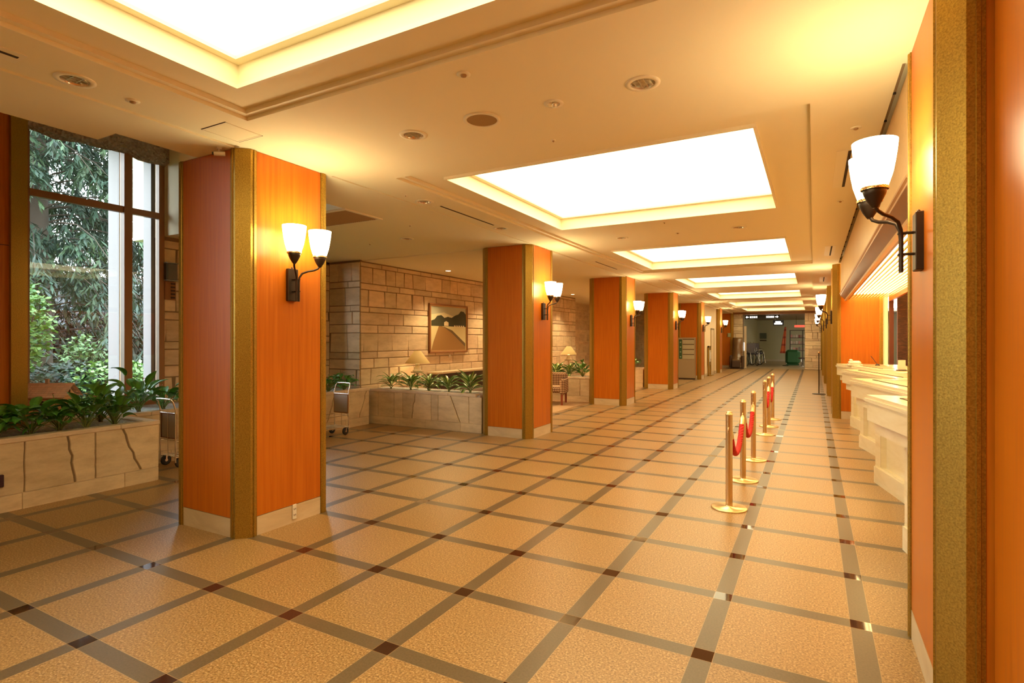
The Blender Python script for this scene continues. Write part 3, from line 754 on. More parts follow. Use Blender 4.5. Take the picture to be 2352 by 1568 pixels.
def make_lamp():
    t = thing('table_lamp', '', 'table lamp')
    q = MB(); q.lathe([(.085, 0), (.10, .008), (.10, .022), (.075, .03), (.068, .06), (.05, .10), (.036, .128), (.045, .140), (.045, .152), (.03, .16), (.02, .168)], 0, 0, 20)
    q.build('ceramic_base', mat('white_ceramic', (.85, .80, .66), .2), t)
    q = MB(); q.tube([(0, 0, .165), (0, 0, .43)], .005, 6); q.build('stem', M_brass2, t)
    q = MB(); q.sphere((0, 0, .235), .032, 12, 8); q.build('bulb', mat('lit_bulb', (1, .9, .7), .4, emit=(1, .66, .28), es=150.), t)
    q = MB(); q.lathe([(.25, .165), (.062, .42), (.060, .42), (.248, .165)], 0, 0, 28, True, False); m = mat('lamp_shade_cloth', (.60, .48, .22), .8)
    m.node_tree.nodes['Principled BSDF'].inputs['Transmission Weight'].default_value = 0
    tr = N(m, 'ShaderNodeBsdfTranslucent'); tr.inputs[0].default_value = (.75, .58, .25, 1); mx = N(m, 'ShaderNodeMixShader'); mx.inputs[0].default_value = .3
    L(m, bsdf(m).outputs[0], mx.inputs[1]); L(m, tr.outputs[0], mx.inputs[2]); L(m, mx.outputs[0], m.node_tree.nodes['Material Output'].inputs[0])
    q.build('lamp_shade', m, t)
    return t
lp = make_lamp(); lp.location = (-7.02, 8.86, .905); lp['label'] = 'lit table lamp with cream cone shade behind the planter below the painting wall'; lp['group'] = 'table lamps'
dup(lp, (-6.6, 15.7, .93), 0, 'lit table lamp with cream cone shade in the gap behind the checked armchair', 'table lamps')
def side_table(label, x, y, h):
    t = thing('side_table', label, 'table', (x, y, 0), 0, 'lamp tables')
    q = MB(); q.lathe([(.13, h-.02), (.135, h-.01), (.135, h)], 0, 0, 24); q.build('table_top', M_skirt, t)
    q = MB(); q.lathe([(.14, .006), (.14, .02), (.03, .05), (.022, .3), (.022, h-.06), (.05, h-.02)], 0, 0, 20); q.build('pedestal', M_skirt, t)
side_table('slim round pedestal table under the table lamp behind the painting planter', -7.02, 8.86, .903)
side_table('slim round pedestal table under the farther table lamp', -6.6, 15.7, .928)
# low dark bench with a stone cap against the wall
t = thing('bench_back', 'dark brown bench back with a pale stone cap below the painting', 'bench', (-7.34, 9.6, 0))
q = MB(); q.box(0, .22, 0, 2.3, .006, .80); q.build('back', mat('dark_brown_leather', (.07, .035, .018), .5), t)
q = MB(); q.bbox(0, .28, -.02, 2.32, .80, .85, .008); q.build('stone_cap', M_skirt, t)
q = MB(); q.bbox(.22, .85, .05, 2.25, .20, .44, .03); q.build('seat', mat('dark_brown_seat', (.09, .045, .02), .6), t)
q = MB(); q.box(.24, .80, .08, 2.22, .006, .20); q.build('plinth', M_brownwood, t)
# armchair in gap 2
def plaid():
    m = mat('checked_fabric', (.4, .3, .2), .9); v = coords(m, (1, 1, 1)); sp = N(m, 'ShaderNodeSeparateXYZ'); L(m, v, sp.inputs[0])
    def w(o, k): return math_n(m, 'GREATER_THAN', math_n(m, 'SINE', math_n(m, 'MULTIPLY', o, k)), .0)
    a = w(math_n(m, 'ADD', sp.outputs[0], sp.outputs[1]), 150.); c = w(sp.outputs[2], 150.)
    k = math_n(m, 'MULTIPLY_ADD', a, .5, math_n(m, 'MULTIPLY', c, .5))
    L(m, ramp(m, k, [(.0, (.05, .02, .015)), (.5, (.28, .12, .06)), (1., (.72, .55, .32))]), bsdf(m).inputs['Base Color']); return m
t = thing('armchair', 'dark checked fabric armchair with reddish wood legs in the gap beside the second column', 'armchair', (-5.57, 12.12, .006), .25)
M_pl = plaid()
q = MB(); q.bbox(-.30, .30, -.28, .30, .28, .43, .04); q.build('seat', M_pl, t)
q = MB(); q.bbox(-.36, .36, .26, .42, .27, .74, .05); q.build('backrest', M_pl, t)
for s in (-1, 1): q = MB(); q.bbox(s*.33-.06, s*.33+.06, -.30, .32, .24, .62, .04); q.build('arm', M_pl, t)
for x in (-.32, .32):
    for y in (-.26, .36): q = MB(); q.prism([(x-.025, y-.025), (x+.025, y-.025), (x+.02, y+.02), (x-.02, y+.02)], 0, .25); q.build('leg', mat('red_wood', (.28, .06, .025), .4), t)
t = thing('low_table', 'pale low table corner showing beside the checked armchair', 'table', (-5.75, 11.45, .006))
q = MB(); q.bbox(-.30, .30, -.3, .3, .28, .32, .01); q.build('table_top', mat('pale_wood', (.6, .4, .22), .4), t)
for x in (-.25, .25):
    for y in (-.25, .25): q = MB(); q.box(x-.02, x+.02, y-.02, y+.02, 0, .28); q.build('leg', M_brownwood, t)

# ------------------------------------------------------------------ ceiling fittings
def make_down():
    t = thing('downlight', '', 'downlight')
    q = MB(); q.lathe([(.100, 0), (.100, -.005), (.072, -.008), (.070, 0)], 0, 0, 28, True, False); q.build('trim_ring', M_ceil_trim, t)
    q = MB(); q.lathe([(.070, -.004), (.067, .008), (.058, .03), (.04, .05), (.02, .058), (.001, .06)], 0, 0, 24, True, False)
    for k in range(4):
        a = -.048+.032*k; c = math.sqrt(.066**2-a*a); q.box(a-.001, a+.001, -c, c, .0, .018)
    for a in (-.022, .022): c = math.sqrt(.066**2-a*a); q.box(-c, c, a-.001, a+.001, .0, .018)
    q.build('reflector', M_reflector, t); return t
d0 = make_down(); done = False
BIG = [((-3.71, 1.57, CEIL), 'recessed reflector downlight at upper left near the window ceiling'), ((-.87, 3.17, CEIL), 'recessed gold reflector downlight at upper centre right'), ((-2.55, 3.17, CEIL), 'recessed reflector downlight left of the round ceiling speaker'),
       ((-3.68, 4.76, CEIL), 'recessed downlight at the near end of the slim air slot'), ((-3.66, 6.38, CEIL), 'recessed downlight at the far end of the slim air slot'), ((-5.25, 6.38, CEIL), 'recessed downlight over the side aisle left of the second column'),
       ((-2.55, 8.12, 3.085), 'recessed downlight between the second and third light boxes, left'), ((-.90, 8.12, 3.085), 'recessed downlight between the second and third light boxes, right'),
       ((-3.66, 9.75, CEIL), 'recessed downlight beside the second air slot, near end'), ((-3.66, 11.4, CEIL), 'recessed downlight beside the second air slot, far end')]
for k, (p, lab) in enumerate(BIG[:8]):
    o = d0 if k == 0 else dup(d0, p); o.location = p; o['label'] = lab; o['group'] = 'recessed ceiling downlights'
t = thing('accent_light', 'small round accent light in the ceiling right of the speaker', 'downlight', (-1.435, 3.17, CEIL))
q = MB(); q.lathe([(.062, 0), (.062, -.006), (.040, -.008)], 0, 0, 20, True, False); q.build('trim_ring', M_ceil_trim, t)
q = MB(); q.lathe([(.040, -.008), (.034, -.003), (.001, -.003)], 0, 0, 16, True, False); q.sphere((.006, -.004, -.010), .018, 10, 6); q.build('lens', M_reflector, t)
t = thing('ceiling_speaker', 'round tan speaker grille in the ceiling', 'speaker', (-1.965, 3.17, CEIL))
q = MB(); q.lathe([(.125, 0), (.125, -.008), (.104, -.010), (.103, -.004)], 0, 0, 32, True, False); q.build('trim_ring', M_ceil_trim, t)
q = MB(); q.lathe([(.104, -.006), (.001, -.008)], 0, 0, 32, True, False); q.build('grille', mat('tan_mesh', (.36, .22, .08), .8), t)
def sensor(p, r, lab, cat='sensor', name='ceiling_sensor'):
    t = thing(name, lab, cat, p, 0, 'small ceiling sensors')
    q = MB(); q.lathe([(r, 0), (r, -.004), (r*.6, -.007)], 0, 0, 16, True, True); q.build('rim', M_ceil_trim, t)
    q = MB(); q.lathe([(r*.45, -.007), (r*.4, -.014), (r*.15, -.018)], 0, 0, 12, True, True); q.build('button', mat('tan_button', (.38, .22, .09), .5), t)
for p, r, lab in (((-1.72, 2.58, CEIL), .04, 'small ceiling sensor above and left of the accent light'), ((-3.72, 1.88, CEIL), .04, 'small ceiling sensor next to the upper left downlight'), ((-1.70, 3.75, CEIL), .018, 'tiny ceiling sensor in front of the second light box'),
                  ((.26, 4.55, CEIL), .035, 'small ceiling sensor by the near right air slot'), ((.25, 6.87, CEIL), .03, 'small ceiling sensor past the near right air slot'), ((-1.72, 8.12, 3.085), .035, 'ceiling sensor midway between the second and third light boxes'),
                  ((-1.72, 7.32, 3.085), .02, 'tiny ceiling sensor just past the second light box'), ((-6.04, 6.45, CEIL), .02, 'tiny sensor on the side aisle ceiling near the stone pier'), ((-4.60, 5.65, CEIL), .02, 'tiny sensor on the side aisle ceiling near the second column'),
                  ((-3.68, 4.45, CEIL), .015, 'tiny sensor before the near end of the slim air slot')): sensor(p, r, lab)
def slot(x, y0, y1, lab, w=.045):
    t = thing('air_slot', lab, 'air vent', (x, y0, CEIL), 0, 'slim ceiling air slots')
    q = MB(); q.box(-w-.03, w+.03, -.02, y1-y0+.02, -.004, 0); q.build('frame', M_ceil_trim, t)
    q = MB(); q.box(w*.1, w*.6, 0, y1-y0, -.0065, -.0035); q.build('opening', M_slot, t)
slot(-3.65, 4.99, 6.15, 'slim dark air slot in the ceiling strip past the foreground column'); slot(-3.65, 9.95, 11.25, 'slim air slot in the ceiling strip past the second column')
slot(.235, 5.07, 6.23, 'dark air slot in the ceiling left of the big right wall lamp'); slot(.235, 10.1, 11.2, 'dark air slot farther along the right ceiling edge'); slot(-3.69, .2, 1.30, 'air slot cut by the left edge of the photo')
slot(.2, 15.0, 16.1, 'farther small air slot above the right wall lamps')
t = thing('access_hatch', 'square access hatch outlined in the ceiling beside the foreground column', 'hatch', (-3.66, 2.51, CEIL))
q = MB(); w = .135
q.box(-w, w, -w*1.05, -w*1.05+.012, -.004, 0); q.box(-w, w, w*1.05-.012, w*1.05, -.004, 0); q.box(-w, -w+.006, -w, w, -.004, 0); q.box(w-.006, w, -w, w, -.004, 0); q.build('frame', M_ceil_trim, t)
q = MB(); q.box(-w+.01, w-.01, -w+.008, w-.008, -.003, 0); q.build('door', M_ceil, t)
q = MB(); q.box(-w, w, -w*1.05-.006, -w*1.05, -.003, 0); q.box(-w, w, w*1.05, w*1.05+.006, -.003, 0); q.build('gap', M_joint, t)
t = thing('air_grille', 'dark louvred air grille in the side aisle ceiling right of the foreground column', 'air vent', (-5.15, 4.88, CEIL))
q = MB()
for x0, x1, y0, y1 in ((-.50, .50, -.31, -.27), (-.50, .50, .27, .31), (-.50, -.46, -.27, .27), (.46, .50, -.27, .27)): q.box(x0, x1, y0, y1, -.012, 0)
q.build('frame', M_ceil_trim, t)
q = MB(); q.box(-.46, .46, -.27, .27, -.004, 0); q.build('backing', M_slot, t)
q = MB()
for k in range(26): x = -.445+.0356*k; q.add([(x, -.27, -.012), (x+.012, -.27, -.004), (x+.012, .27, -.004), (x, .27, -.012)], [(0, 1, 2, 3)])
q.build('louvres', mat('louvre', (.38, .27, .15), .5), t)
t = thing('security_camera', 'small pale security camera under the ceiling at the foreground column', 'camera', (-4.04, 2.66, CEIL))
q = MB(); q.lathe([(.02, 0), (.02, -.012)], 0, 0, 12); q.tube([(0, 0, -.01), (0, 0, -.035)], .006, 8); q.build('mount', M_white, t)
q = MB(); q.tube([(-.02, -.03, -.05), (.03, .03, -.045)], .018, 12); q.build('body', M_white, t)
q = MB(); q.tube([(-.028, -.04, -.051), (-.020, -.03, -.05)], .012, 10); q.build('lens', M_black, t)
for y_, lab_ in ((9.67, 'small lit downlight in the lounge ceiling above the painting'), (11.9, 'added lit lounge downlight, unseen behind the second column'), (14.3, 'added unseen lounge downlight over the farther planter'), (16.6, 'added unseen lounge downlight near the second table lamp'), (19.5, 'deepest added lounge downlight, unseen')):  # all past the first are unseen fixtures added to brighten the lounge
  t = thing('lit_downlight', lab_, 'downlight', (-6.84, y_, 3.015), 0, 'lit downlights of the lounge')
  sl = bpy.data.lights.new('downlight_lamp', 'SPOT'); sl.energy = 260; sl.color = (1, .72, .36); sl.spot_size = 2.2; sl.spot_blend = .8; sl.shadow_soft_size = .05
  slo = bpy.data.objects.new('downlight_lamp', sl); C.objects.link(slo); slo.parent = t; slo.location = (0, 0, -.03); slo.rotation_euler = (0, -.35, 0)
  q = MB(); q.lathe([(.075, 0), (.075, -.006), (.058, -.006)], 0, 0, 20, True, False); q.build('trim_ring', M_ceil_trim, t)
  q = MB(); q.lathe([(.058, -.004), (.001, -.004)], 0, 0, 16, True, False); q.build('lamp', M_lens, t)

# ------------------------------------------------------------------ reception canopy and counters
t = thing('reception_canopy', 'long timber canopy over the reception desk with glowing slatted underside', 'canopy', (0, 3.65, 0))
LN = 8.75
q = MB(); q.M = None
def ext(prof):
    n = len(prof); v = [(x, 0, z) for x, z in prof]+[(x, LN, z) for x, z in prof]
    q.add(v, [tuple(range(n-1, -1, -1)), tuple(range(n, 2*n))]+[(i, (i+1) % n, n+(i+1) % n, n+i) for i in range(n)])
ext([(.455, 2.44), (.44, 2.44), (.44, 2.425), (.452, 2.415), (.452, 2.40), (.60, 2.40), (.60, 2.44)])
q.build('top_moulding', mat('canopy_rail', (.50, .24, .08), .4), t)
q = MB(); ext([(.452, 2.40), (.452, 2.395), (.53, 2.315), (.60, 2.315), (.60, 2.40)]); q.build('sloped_band', M_brownwood, t)
q = MB(); ext([(.522, 2.315), (.515, 2.305), (.525, 2.290), (.560, 2.290), (.575, 2.315)]); q.build('lower_rail', M_wood_pale, t)
q = MB()
for k in range(13):
    x = .60+.049*k; q.box(x, x+.013, 0, LN, 2.335, 2.352)
q.build('slats', mat('slat_wood', (.62, .33, .10), .5), t)
q = MB(); q.box(.60, 1.23, 0, LN, 2.41, 2.425); q.build('light_panel', M_canopylight, t)
q = MB(); q.box(1.23, 1.27, 0, LN, 2.26, 2.44); q.build('back_rail', M_wood, t)

def make_counter(ln=2.22):
    t = thing('reception_counter', '', 'counter')
    # local: origin at the far protruding corner, front runs to -y and swings inward
    d = 1.02
    def quadp(i0, i1, y0, y1):
        # inset from front i0.. depth i1 ; y from far end
        return [(i0+.215*y0, -y0), (i1+.0*y0, -y0), (i1+.0*y1, -y1), (i0+.215*y1, -y1)]
    def pr(b, i0, i1, y0, y1, z0, z1, bev=0):
        p = quadp(i0, i1, y0, y1)[::-1]; b.prism(p, z0, z1)
    q = MB(); pr(q, .012, d, .012, ln-.1, 1.072, 1.10); pr(q, 0, d, 0, ln-.1, 1.045, 1.072); pr(q, .008, d, .008, ln-.1, 1.03, 1.045); q.build('worktop', M_counter, t)
    q = MB(); pr(q, .014, d, .02, ln-.1, .895, 1.03); q.build('fascia_box', M_counter, t)
    q = MB(); pr(q, .055, d-.02, .06, ln-.1, .80, .893); q.build('lower_band', M_counter, t)
    q = MB(); pr(q, .20, d-.05, .36, ln-.06, .19, .80); pr(q, .20, .26, .36, .52, .19, .80); pr(q, .155, .26, .34, .50, .19, .80); q.build('body', M_counter, t)
    q = MB(); pr(q, .135, d-.05, .36, ln-.04, 0, .175); pr(q, .15, d-.05, .35, ln-.04, .175, .19); q.build('plinth', M_counter, t)
    q = MB()
    p = quadp(.16, .72, .28, ln-.35)[::-1]; q.prism(p, 1.10, 1.104); q.build('writing_pad', mat('tan_leather', (.55, .24, .10), .45), t)
    q = MB(); q.prism([(.148+.215*y, -y) for y in (.27, ln-.34)]+[(.16+.215*y, -y) for y in (ln-.34, .27)], 1.10, 1.106); q.prism(quadp(.16, .72, .268, .28)[::-1], 1.10, 1.106); q.build('pad_edge', M_joint, t)
    return t
cn = make_counter()
YC = [5.3, 7.5, 9.75, 11.95]
labs = ['marble reception counter nearest the camera, partly hidden by the right column', 'second angled marble reception counter from the camera', 'third angled marble reception counter from the camera', 'farthest angled marble reception counter, beside the pillar']
for k, y in enumerate(YC):
    o = cn if k == 1 else (make_counter(1.70) if k == 0 else dup(cn, (.36, y, 0))); o.location = (.36, y, 0); o['label'] = labs[k]; o['group'] = 'angled reception counters'
t = thing('desk_telephone', 'low cream telephone unit on the farthest reception counter', 'telephone', (.62, 11.2, 1.104))
q = MB(); q.prism([(-.11, -.15), (.11, -.15), (.11, .15), (-.11, .15)], 0, .02); q.bbox(-.09, .09, -.14, .14, .02, .075, .02); q.build('body', M_white, t)
q = MB(); q.bbox(-.075, -.03, -.13, .13, .075, .10, .01); q.build('handset', M_white, t)
t = thing('desk_pen', 'slim dark pen leaning in a small stand on the reception counter', 'pen', (.95, 11.2, 1.104))
q = MB(); q.lathe([(.035, 0), (.035, .012), (.01, .03)], 0, 0, 14); q.build('stand', M_black, t)
q = MB(); q.tube([(0, 0, .02), (-.09, .05, .16)], [.004, .005], 6); q.build('barrel', M_black, t)
t = thing('menu_card', 'upright white card on the reception counter at the column edge', 'card', (1.10, 9.55, 1.104), .4)
q = MB(); q.box(-.05, .05, -.002, .002, .0, .15); q.build('card', M_white, t)
q = MB(); q.box(-.06, .06, -.03, .03, 0, .012); q.build('base', M_black, t)
t = thing('papers', 'loose white papers on the third reception counter', 'papers', (1.12, 8.9, 1.1045), .2)
q = MB(); q.box(-.15, .15, -.10, .10, 0, .003); q.box(-.10, .16, -.13, .06, .003, .006); q.build('sheets', M_white, t)

# ------------------------------------------------------------------ rope barrier
def make_stanchion():
    t = thing('barrier_post', '', 'barrier post')
    q = MB(); q.lathe([(.155, 0), (.157, .004), (.157, .010), (.150, .015), (.034, .019), (.032, .03)], 0, 0, 48); q.build('base_plate', M_brass, t)
    q = MB(); q.lathe([(.030, .019), (.030, .855)], 0, 0, 28, True, False); q.build('post', M_brass2, t)
    q = MB(); q.lathe([(.031, .853), (.033, .858), (.033, .866), (.024, .868), (.026, .878), (.018, .886), (.004, .888)], 0, 0, 24); q.build('cap', M_brass, t)
    for s in (-1, 1):
        q = MB(); q.tube([(0, s*.028, .74), (0, s*.05, .742), (0, s*.058, .733), (0, s*.052, .722)], .005, 8); q.build('hook', M_brass, t)
    return t
s0 = make_stanchion(); SY = [5.39, 6.53, 7.71, 9.86, 10.80, 11.83]
for k, y in enumerate(SY):
    o = s0 if k == 0 else dup(s0, (-.68, y, 0)); o.location = (-.68 if k < 3 else -.70, y, 0)
    o['label'] = ['nearest brass barrier post with round base', 'brass barrier post, second from the front', 'brass barrier post, third from the front', 'brass barrier post, fourth from the front, after the gap', 'brass barrier post, fifth from the front', 'brass barrier post farthest from the camera'][k]
    o['group'] = 'brass barrier posts'
for k, (i, j) in enumerate(((0, 1), (1, 2), (3, 4), (4, 5))):
    x = -.68 if i < 3 else -.70
    ya, yb = SY[i]+.055, SY[j]-.055
    t = thing('barrier_rope', ['red twisted barrier rope between the first and second brass posts', 'red twisted barrier rope between the second and third brass posts', 'red twisted barrier rope hanging from the fourth brass post',
                                'red twisted barrier rope between the two farthest brass posts'][k], 'rope', (x, ya, .72), 0, 'red barrier ropes')
    ln = yb-ya; sag = .31
    def cat(u):
        w = 2*u-1; return Vector((0, ln*u, -sag*(1-abs(w)**2.3)))
    n = 90; q = MB()
    for st in range(3):
        pts = []
        for m_ in range(n+1):
            u = .07+.86*m_/n; p = cat(u); dp = (cat(min(u+.01, 1))-cat(max(u-.01, 0))).normalized(); a = Vector((1, 0, 0)); bb = dp.cross(a)
            an = 2*PI*(st/3+u*ln*11); pts.append(p+(a*math.cos(an)+bb*math.sin(an))*.0125)
        q.tube(pts, .0155, 7)
    q.build('twisted_cord', M_red, t)
    for u0, u1 in ((.0, .075), (.925, 1.)):
        q = MB(); pts = [cat(u0+(u1-u0)*e/4) for e in range(5)]; rr = [.010, .024, .027, .027, .027] if u0 < .5 else [.027, .027, .027, .024, .010]
        q.tube(pts, rr, 14); q.build('brass_ferrule', M_brass, t)
t = thing('post_stand', 'tall thin dark post stand with round base beside the right columns', 'post stand', (.13, 17.9, 0))
q = MB(); q.lathe([(.17, 0), (.17, .012), (.16, .018), (.02, .026)], 0, 0, 28); q.build('base_plate', M_iron, t)
q = MB(); q.lathe([(.014, .02), (.014, 1.16)], 0, 0, 12); q.build('pole', M_iron, t)
q = MB(); q.sphere((0, 0, 1.18), .028, 12, 8); q.build('knob', M_brass2, t)

# ------------------------------------------------------------------ far left side
t = thing('notice_rack', 'metal notice rack with green edge and four shelf panels against the fifth left column', 'rack', (-4.66, 22.10, 0))
q = MB(); q.bbox(0, .63, 0, .5, .05, 1.63, .01); q.build('cabinet', mat('grey_metal', (.40, .32, .20), .4, .5), t)
q = MB(); q.box(.02, .61, .02, .46, 0, .05); q.build('base', M_joint, t)
q = MB(); q.box(.03, .15, -.008, 0, .80, 1.56); q.build('green_strip', mat('dark_green', (.03, .09, .04), .4), t)
q = MB()
for k in range(4): q.lathe([(.022, -.012), (.022, -.008)], 0, 0, 10) if False else q.box(.07, .11, -.011, -.008, .86+.19*k, .90+.19*k)
q.build('icons', mat('pale_green', (.4, .5, .3), .5), t)
for k in range(4):
    q = MB(); q.box(.17, .60, -.006, 0, .80+.195*k, .96+.195*k); q.build('shelf_panel', mat('shelf_grey', (.42, .37, .24), .4), t)
    q = MB(); q.box(.17, .60, -.007, 0, .96+.195*k, .985+.195*k); q.build('shelf_gap', M_joint, t)
b = MB(); b.box(-4.2, -4.0, 23.24, 27.2, 0, 3.03); struct(b.build('wall_5', M_cream), 'cream wall section between the fifth and sixth left columns')
b = MB(); b.box(-3.995, -3.985, 23.24, 27.2, 0, .12); struct(b.build('baseboard_left', M_skirt), 'stone skirting of the cream wall')
o = bpy.data.objects.new('door_1', None); C.objects.link(o); o.location = (-4.0, 25.6, 0); struct(o, 'pale door with bronze frame in the cream wall')
q = MB(); q.box(.0, .02, 0, .06, 0, 2.05); q.box(0, .02, .86, .92, 0, 2.05); q.box(0, .02, 0, .92, 1.99, 2.05); q.build('door_frame', M_bronze, o)
q = MB(); q.box(0, .012, .06, .86, 0.01, 1.99); q.build('door_leaf', mat('door_cream', (.7, .55, .35), .5), o)
t = thing('display_stand', 'slim brass edged display stand beside the door in the cream wall', 'stand', (-3.98, 24.7, 0))
q = MB(); q.box(.0, .05, 0, .06, 0, 1.28); q.box(0, .05, .50, .56, 0, 1.28); q.box(0, .05, 0, .56, 1.22, 1.28); q.box(0, .16, 0, .56, 0, .03); q.build('frame', M_bronze, t)
q = MB(); q.box(.01, .03, .06, .50, .45, 1.22); q.build('panel', mat('panel_dark', (.25, .18, .08), .4), t)
q = MB()
for k in range(4): q.box(.03, .07, .1+.1*k, .17+.1*k, .6+.12*(k % 2), 1.1-.1*(k % 2)); 
q.build('leaflets', M_white, t)
t = thing('wall_sign', 'small grey green sign on the farthest left column', 'sign', (-3.97, 32.11, 1.80))
q = MB(); q.bbox(-.16, .0, -.03, .0, -.11, .11, .01); q.build('plate', mat('sage', (.35, .33, .17), .5), t)

# massage chair at end wall
t = thing('massage_chair', 'bulky brown leather massage chair facing the hall in front of the left end wall', 'massage chair', (-3.60, 31.45, 0))
M_lea = mat('brown_leather', (.16, .08, .03), .3, coat=.3); M_lea2 = mat('dark_leather', (.07, .035, .02), .4)
q = MB()
prof = [(-.05, .34), (-.05, .50), (.10, .56), (.22, .80), (.30, 1.20), (.34, 1.55), (.40, 1.66), (.52, 1.66), (.58, 1.5), (.52, .34)]
n = len(prof)
for x0, x1 in ((-.24, .24),):
    v = [(x0, y, z) for y, z in prof]+[(x1, y, z) for y, z in prof]; q.add(v, [tuple(range(n)), tuple(range(2*n-1, n-1, -1))]+[(i, n+i, n+(i+1) % n, (i+1) % n) for i in range(n)], True)
q.build('backrest', M_lea, t)
for s in (-1, 1):
    q = MB(); q.bbox(s*.29-.055, s*.29+.055, -.10, .50, .05, .72, .04); q.build('arm', M_lea2, t)
q = MB(); q.bbox(-.22, .22, -.12, .30, .36, .50, .04); q.build('seat', M_lea, t)
q = MB(); q.bbox(-.22, .22, -.26, -.12, .08, .44, .04); q.build('footrest', M_lea2, t)
q = MB(); q.box(-.30, .30, -.20, .5, 0, .06); q.build('base', M_joint, t)

# ------------------------------------------------------------------ beyond the end opening
b = MB(); b.box(-8, 4, 32.4, 44.5, -.1, -.002); struct(b.build('floor_annex', mat('annex_floor', (.50, .36, .20), .35)), 'plain beige floor beyond the end opening')
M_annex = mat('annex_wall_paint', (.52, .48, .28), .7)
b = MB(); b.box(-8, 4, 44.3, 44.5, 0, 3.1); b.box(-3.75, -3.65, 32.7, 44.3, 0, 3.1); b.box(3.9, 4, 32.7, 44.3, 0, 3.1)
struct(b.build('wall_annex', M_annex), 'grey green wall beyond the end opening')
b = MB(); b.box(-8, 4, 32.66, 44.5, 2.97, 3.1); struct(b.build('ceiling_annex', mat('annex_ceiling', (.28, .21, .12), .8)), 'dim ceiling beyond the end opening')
b = MB(); b.box(-3.65, -.8, 44.26, 44.3, 0, .12); struct(b.build('baseboard_annex', mat('annex_base', (.6, .5, .35), .6)), 'pale skirting of the far wall')
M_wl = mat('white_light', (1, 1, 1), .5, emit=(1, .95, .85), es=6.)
t = thing('annex_fill_light', 'added fill lamp beyond the end opening, unseen behind the right stone wall', 'ceiling light', (1.7, 39.5, 2.95))  # lamp added out of sight to light the space past the opening
q = MB(); q.box(-.7, .9, -.15, .15, -.05, .02); q.build('diffuser', mat('annex_fill_glow', (1, 1, 1), .5, emit=(1, .90, .66), es=50.), t)
q = MB(); q.box(-.72, .92, -.17, .17, .0, .02); q.build('housing', M_white, t)
t = thing('direction_sign', 'dark overhead direction sign with glowing white arrows and lettering at the end opening', 'sign', (-3.35, 33.0, 2.68))
q = MB(); q.box(0, 1.75, 0, .08, 0, .22); q.build('sign_box', M_black, t)
q = MB()
def glyphs(b, x0, x1, zc, h, y, seed):
    rnd = random.Random(seed); x = x0
    while x < x1:
        w = h*.8; b.box(x, x+w, y, y+.003, zc+h*.28, zc+h*.42); b.box(x, x+w, y, y+.003, zc-h*.42, zc-h*.28)
        if rnd.random() < .7: b.box(x+w*.4, x+w*.58, y, y+.003, zc-h*.3, zc+h*.3)
        if rnd.random() < .6: b.box(x, x+w, y, y+.003, zc-h*.07, zc+h*.07)
        x += h*1.0
glyphs(q, .26, .62, .11, .10, -.004, 3); glyphs(q, 1.08, 1.40, .11, .10, -.004, 8)
q.add([(.05, -.004, .11), (.12, -.004, .05), (.12, -.004, .17)], [(0, 1, 2)]); q.box(.12, .2, -.004, -.001, .095, .125)
q.add([(1.68, -.004, .11), (1.61, -.004, .17), (1.61, -.004, .05)], [(0, 1, 2)]); q.box(1.52, 1.61, -.004, -.001, .095, .125)
q.build('glowing_lettering', M_wl, t)
t = thing('hanging_sign', 'small dark hanging sign box with two glowing white lines', 'sign', (-2.08, 35.5, 2.38))
q = MB(); q.bbox(0, .56, 0, .10, 0, .30, .01); q.build('sign_box', mat('slate', (.05, .06, .08), .4), t)
q = MB(); q.box(.13, .40, -.004, 0, .17, .24); q.box(.07, .48, -.004, 0, .06, .145); q.build('glowing_lettering', M_wl, t)
q = MB(); q.tube([(.1, .05, .3), (.1, .05, .59)], .01, 6); q.tube([(.46, .05, .3), (.46, .05, .59)], .01, 6); q.build('hanger', M_chrome, t)
t = thing('wall_picture', 'small dark picture on the far grey green wall', 'picture', (-3.25, 44.26, 1.62))
q = MB(); q.box(-.22, .22, 0, .03, 0, .42); q.build('picture', mat('pic', (.12, .13, .07), .5), t)
q = MB(); q.box(-.22, .22, -.01, .03, -.16, -.09); q.build('caption_rail', M_joint, t)
t = thing('orange_banner', 'orange red fabric banner hanging beside the shop', 'banner', (-1.62, 36.5, .75))
q = MB(); n = 14
for k in range(n):
    a, c = k/n, (k+1)/n; wa, wc = .30-.20*a, .30-.20*c; q.col = (.62, .13, .04) if k % 4 else (.35, .05, .02)
    for j in range(5):
        u0, u1 = j/5-.5, (j+1)/5-.5
        q.add([(wa*u0+.15*a, .03*math.sin(u0*12+a*3), 1.55*a), (wa*u1+.15*a, .03*math.sin(u1*12+a*3), 1.55*a), (wc*u1+.15*c, .03*math.sin(u1*12+c*3), 1.55*c), (wc*u0+.15*c, .03*math.sin(u0*12+c*3), 1.55*c)], [(0, 1, 2, 3)], True)
q.build('fabric', M_attr, t)
q = MB(); q.tube([(.15, .01, 0-.75), (.15, .01, 1.58)], .012, 8); q.lathe([(.16, -.75), (.16, -.72)], .15, .01, 16); q.build('pole', M_iron, t)
t = thing('green_bin', 'large rounded dark green covered cart in front of the shop', 'bin', (-1.12, 37.6, 0))
q = MB(); q.bbox(-.40, .40, -.3, .3, .06, .94, .14); q.build('body', mat('green_cloth', (.025, .12, .035), .6), t)
q = MB(); q.box(-.34, .34, -.26, .26, 0, .08); q.build('base', mat('green_base', (.015, .07, .02), .6), t)
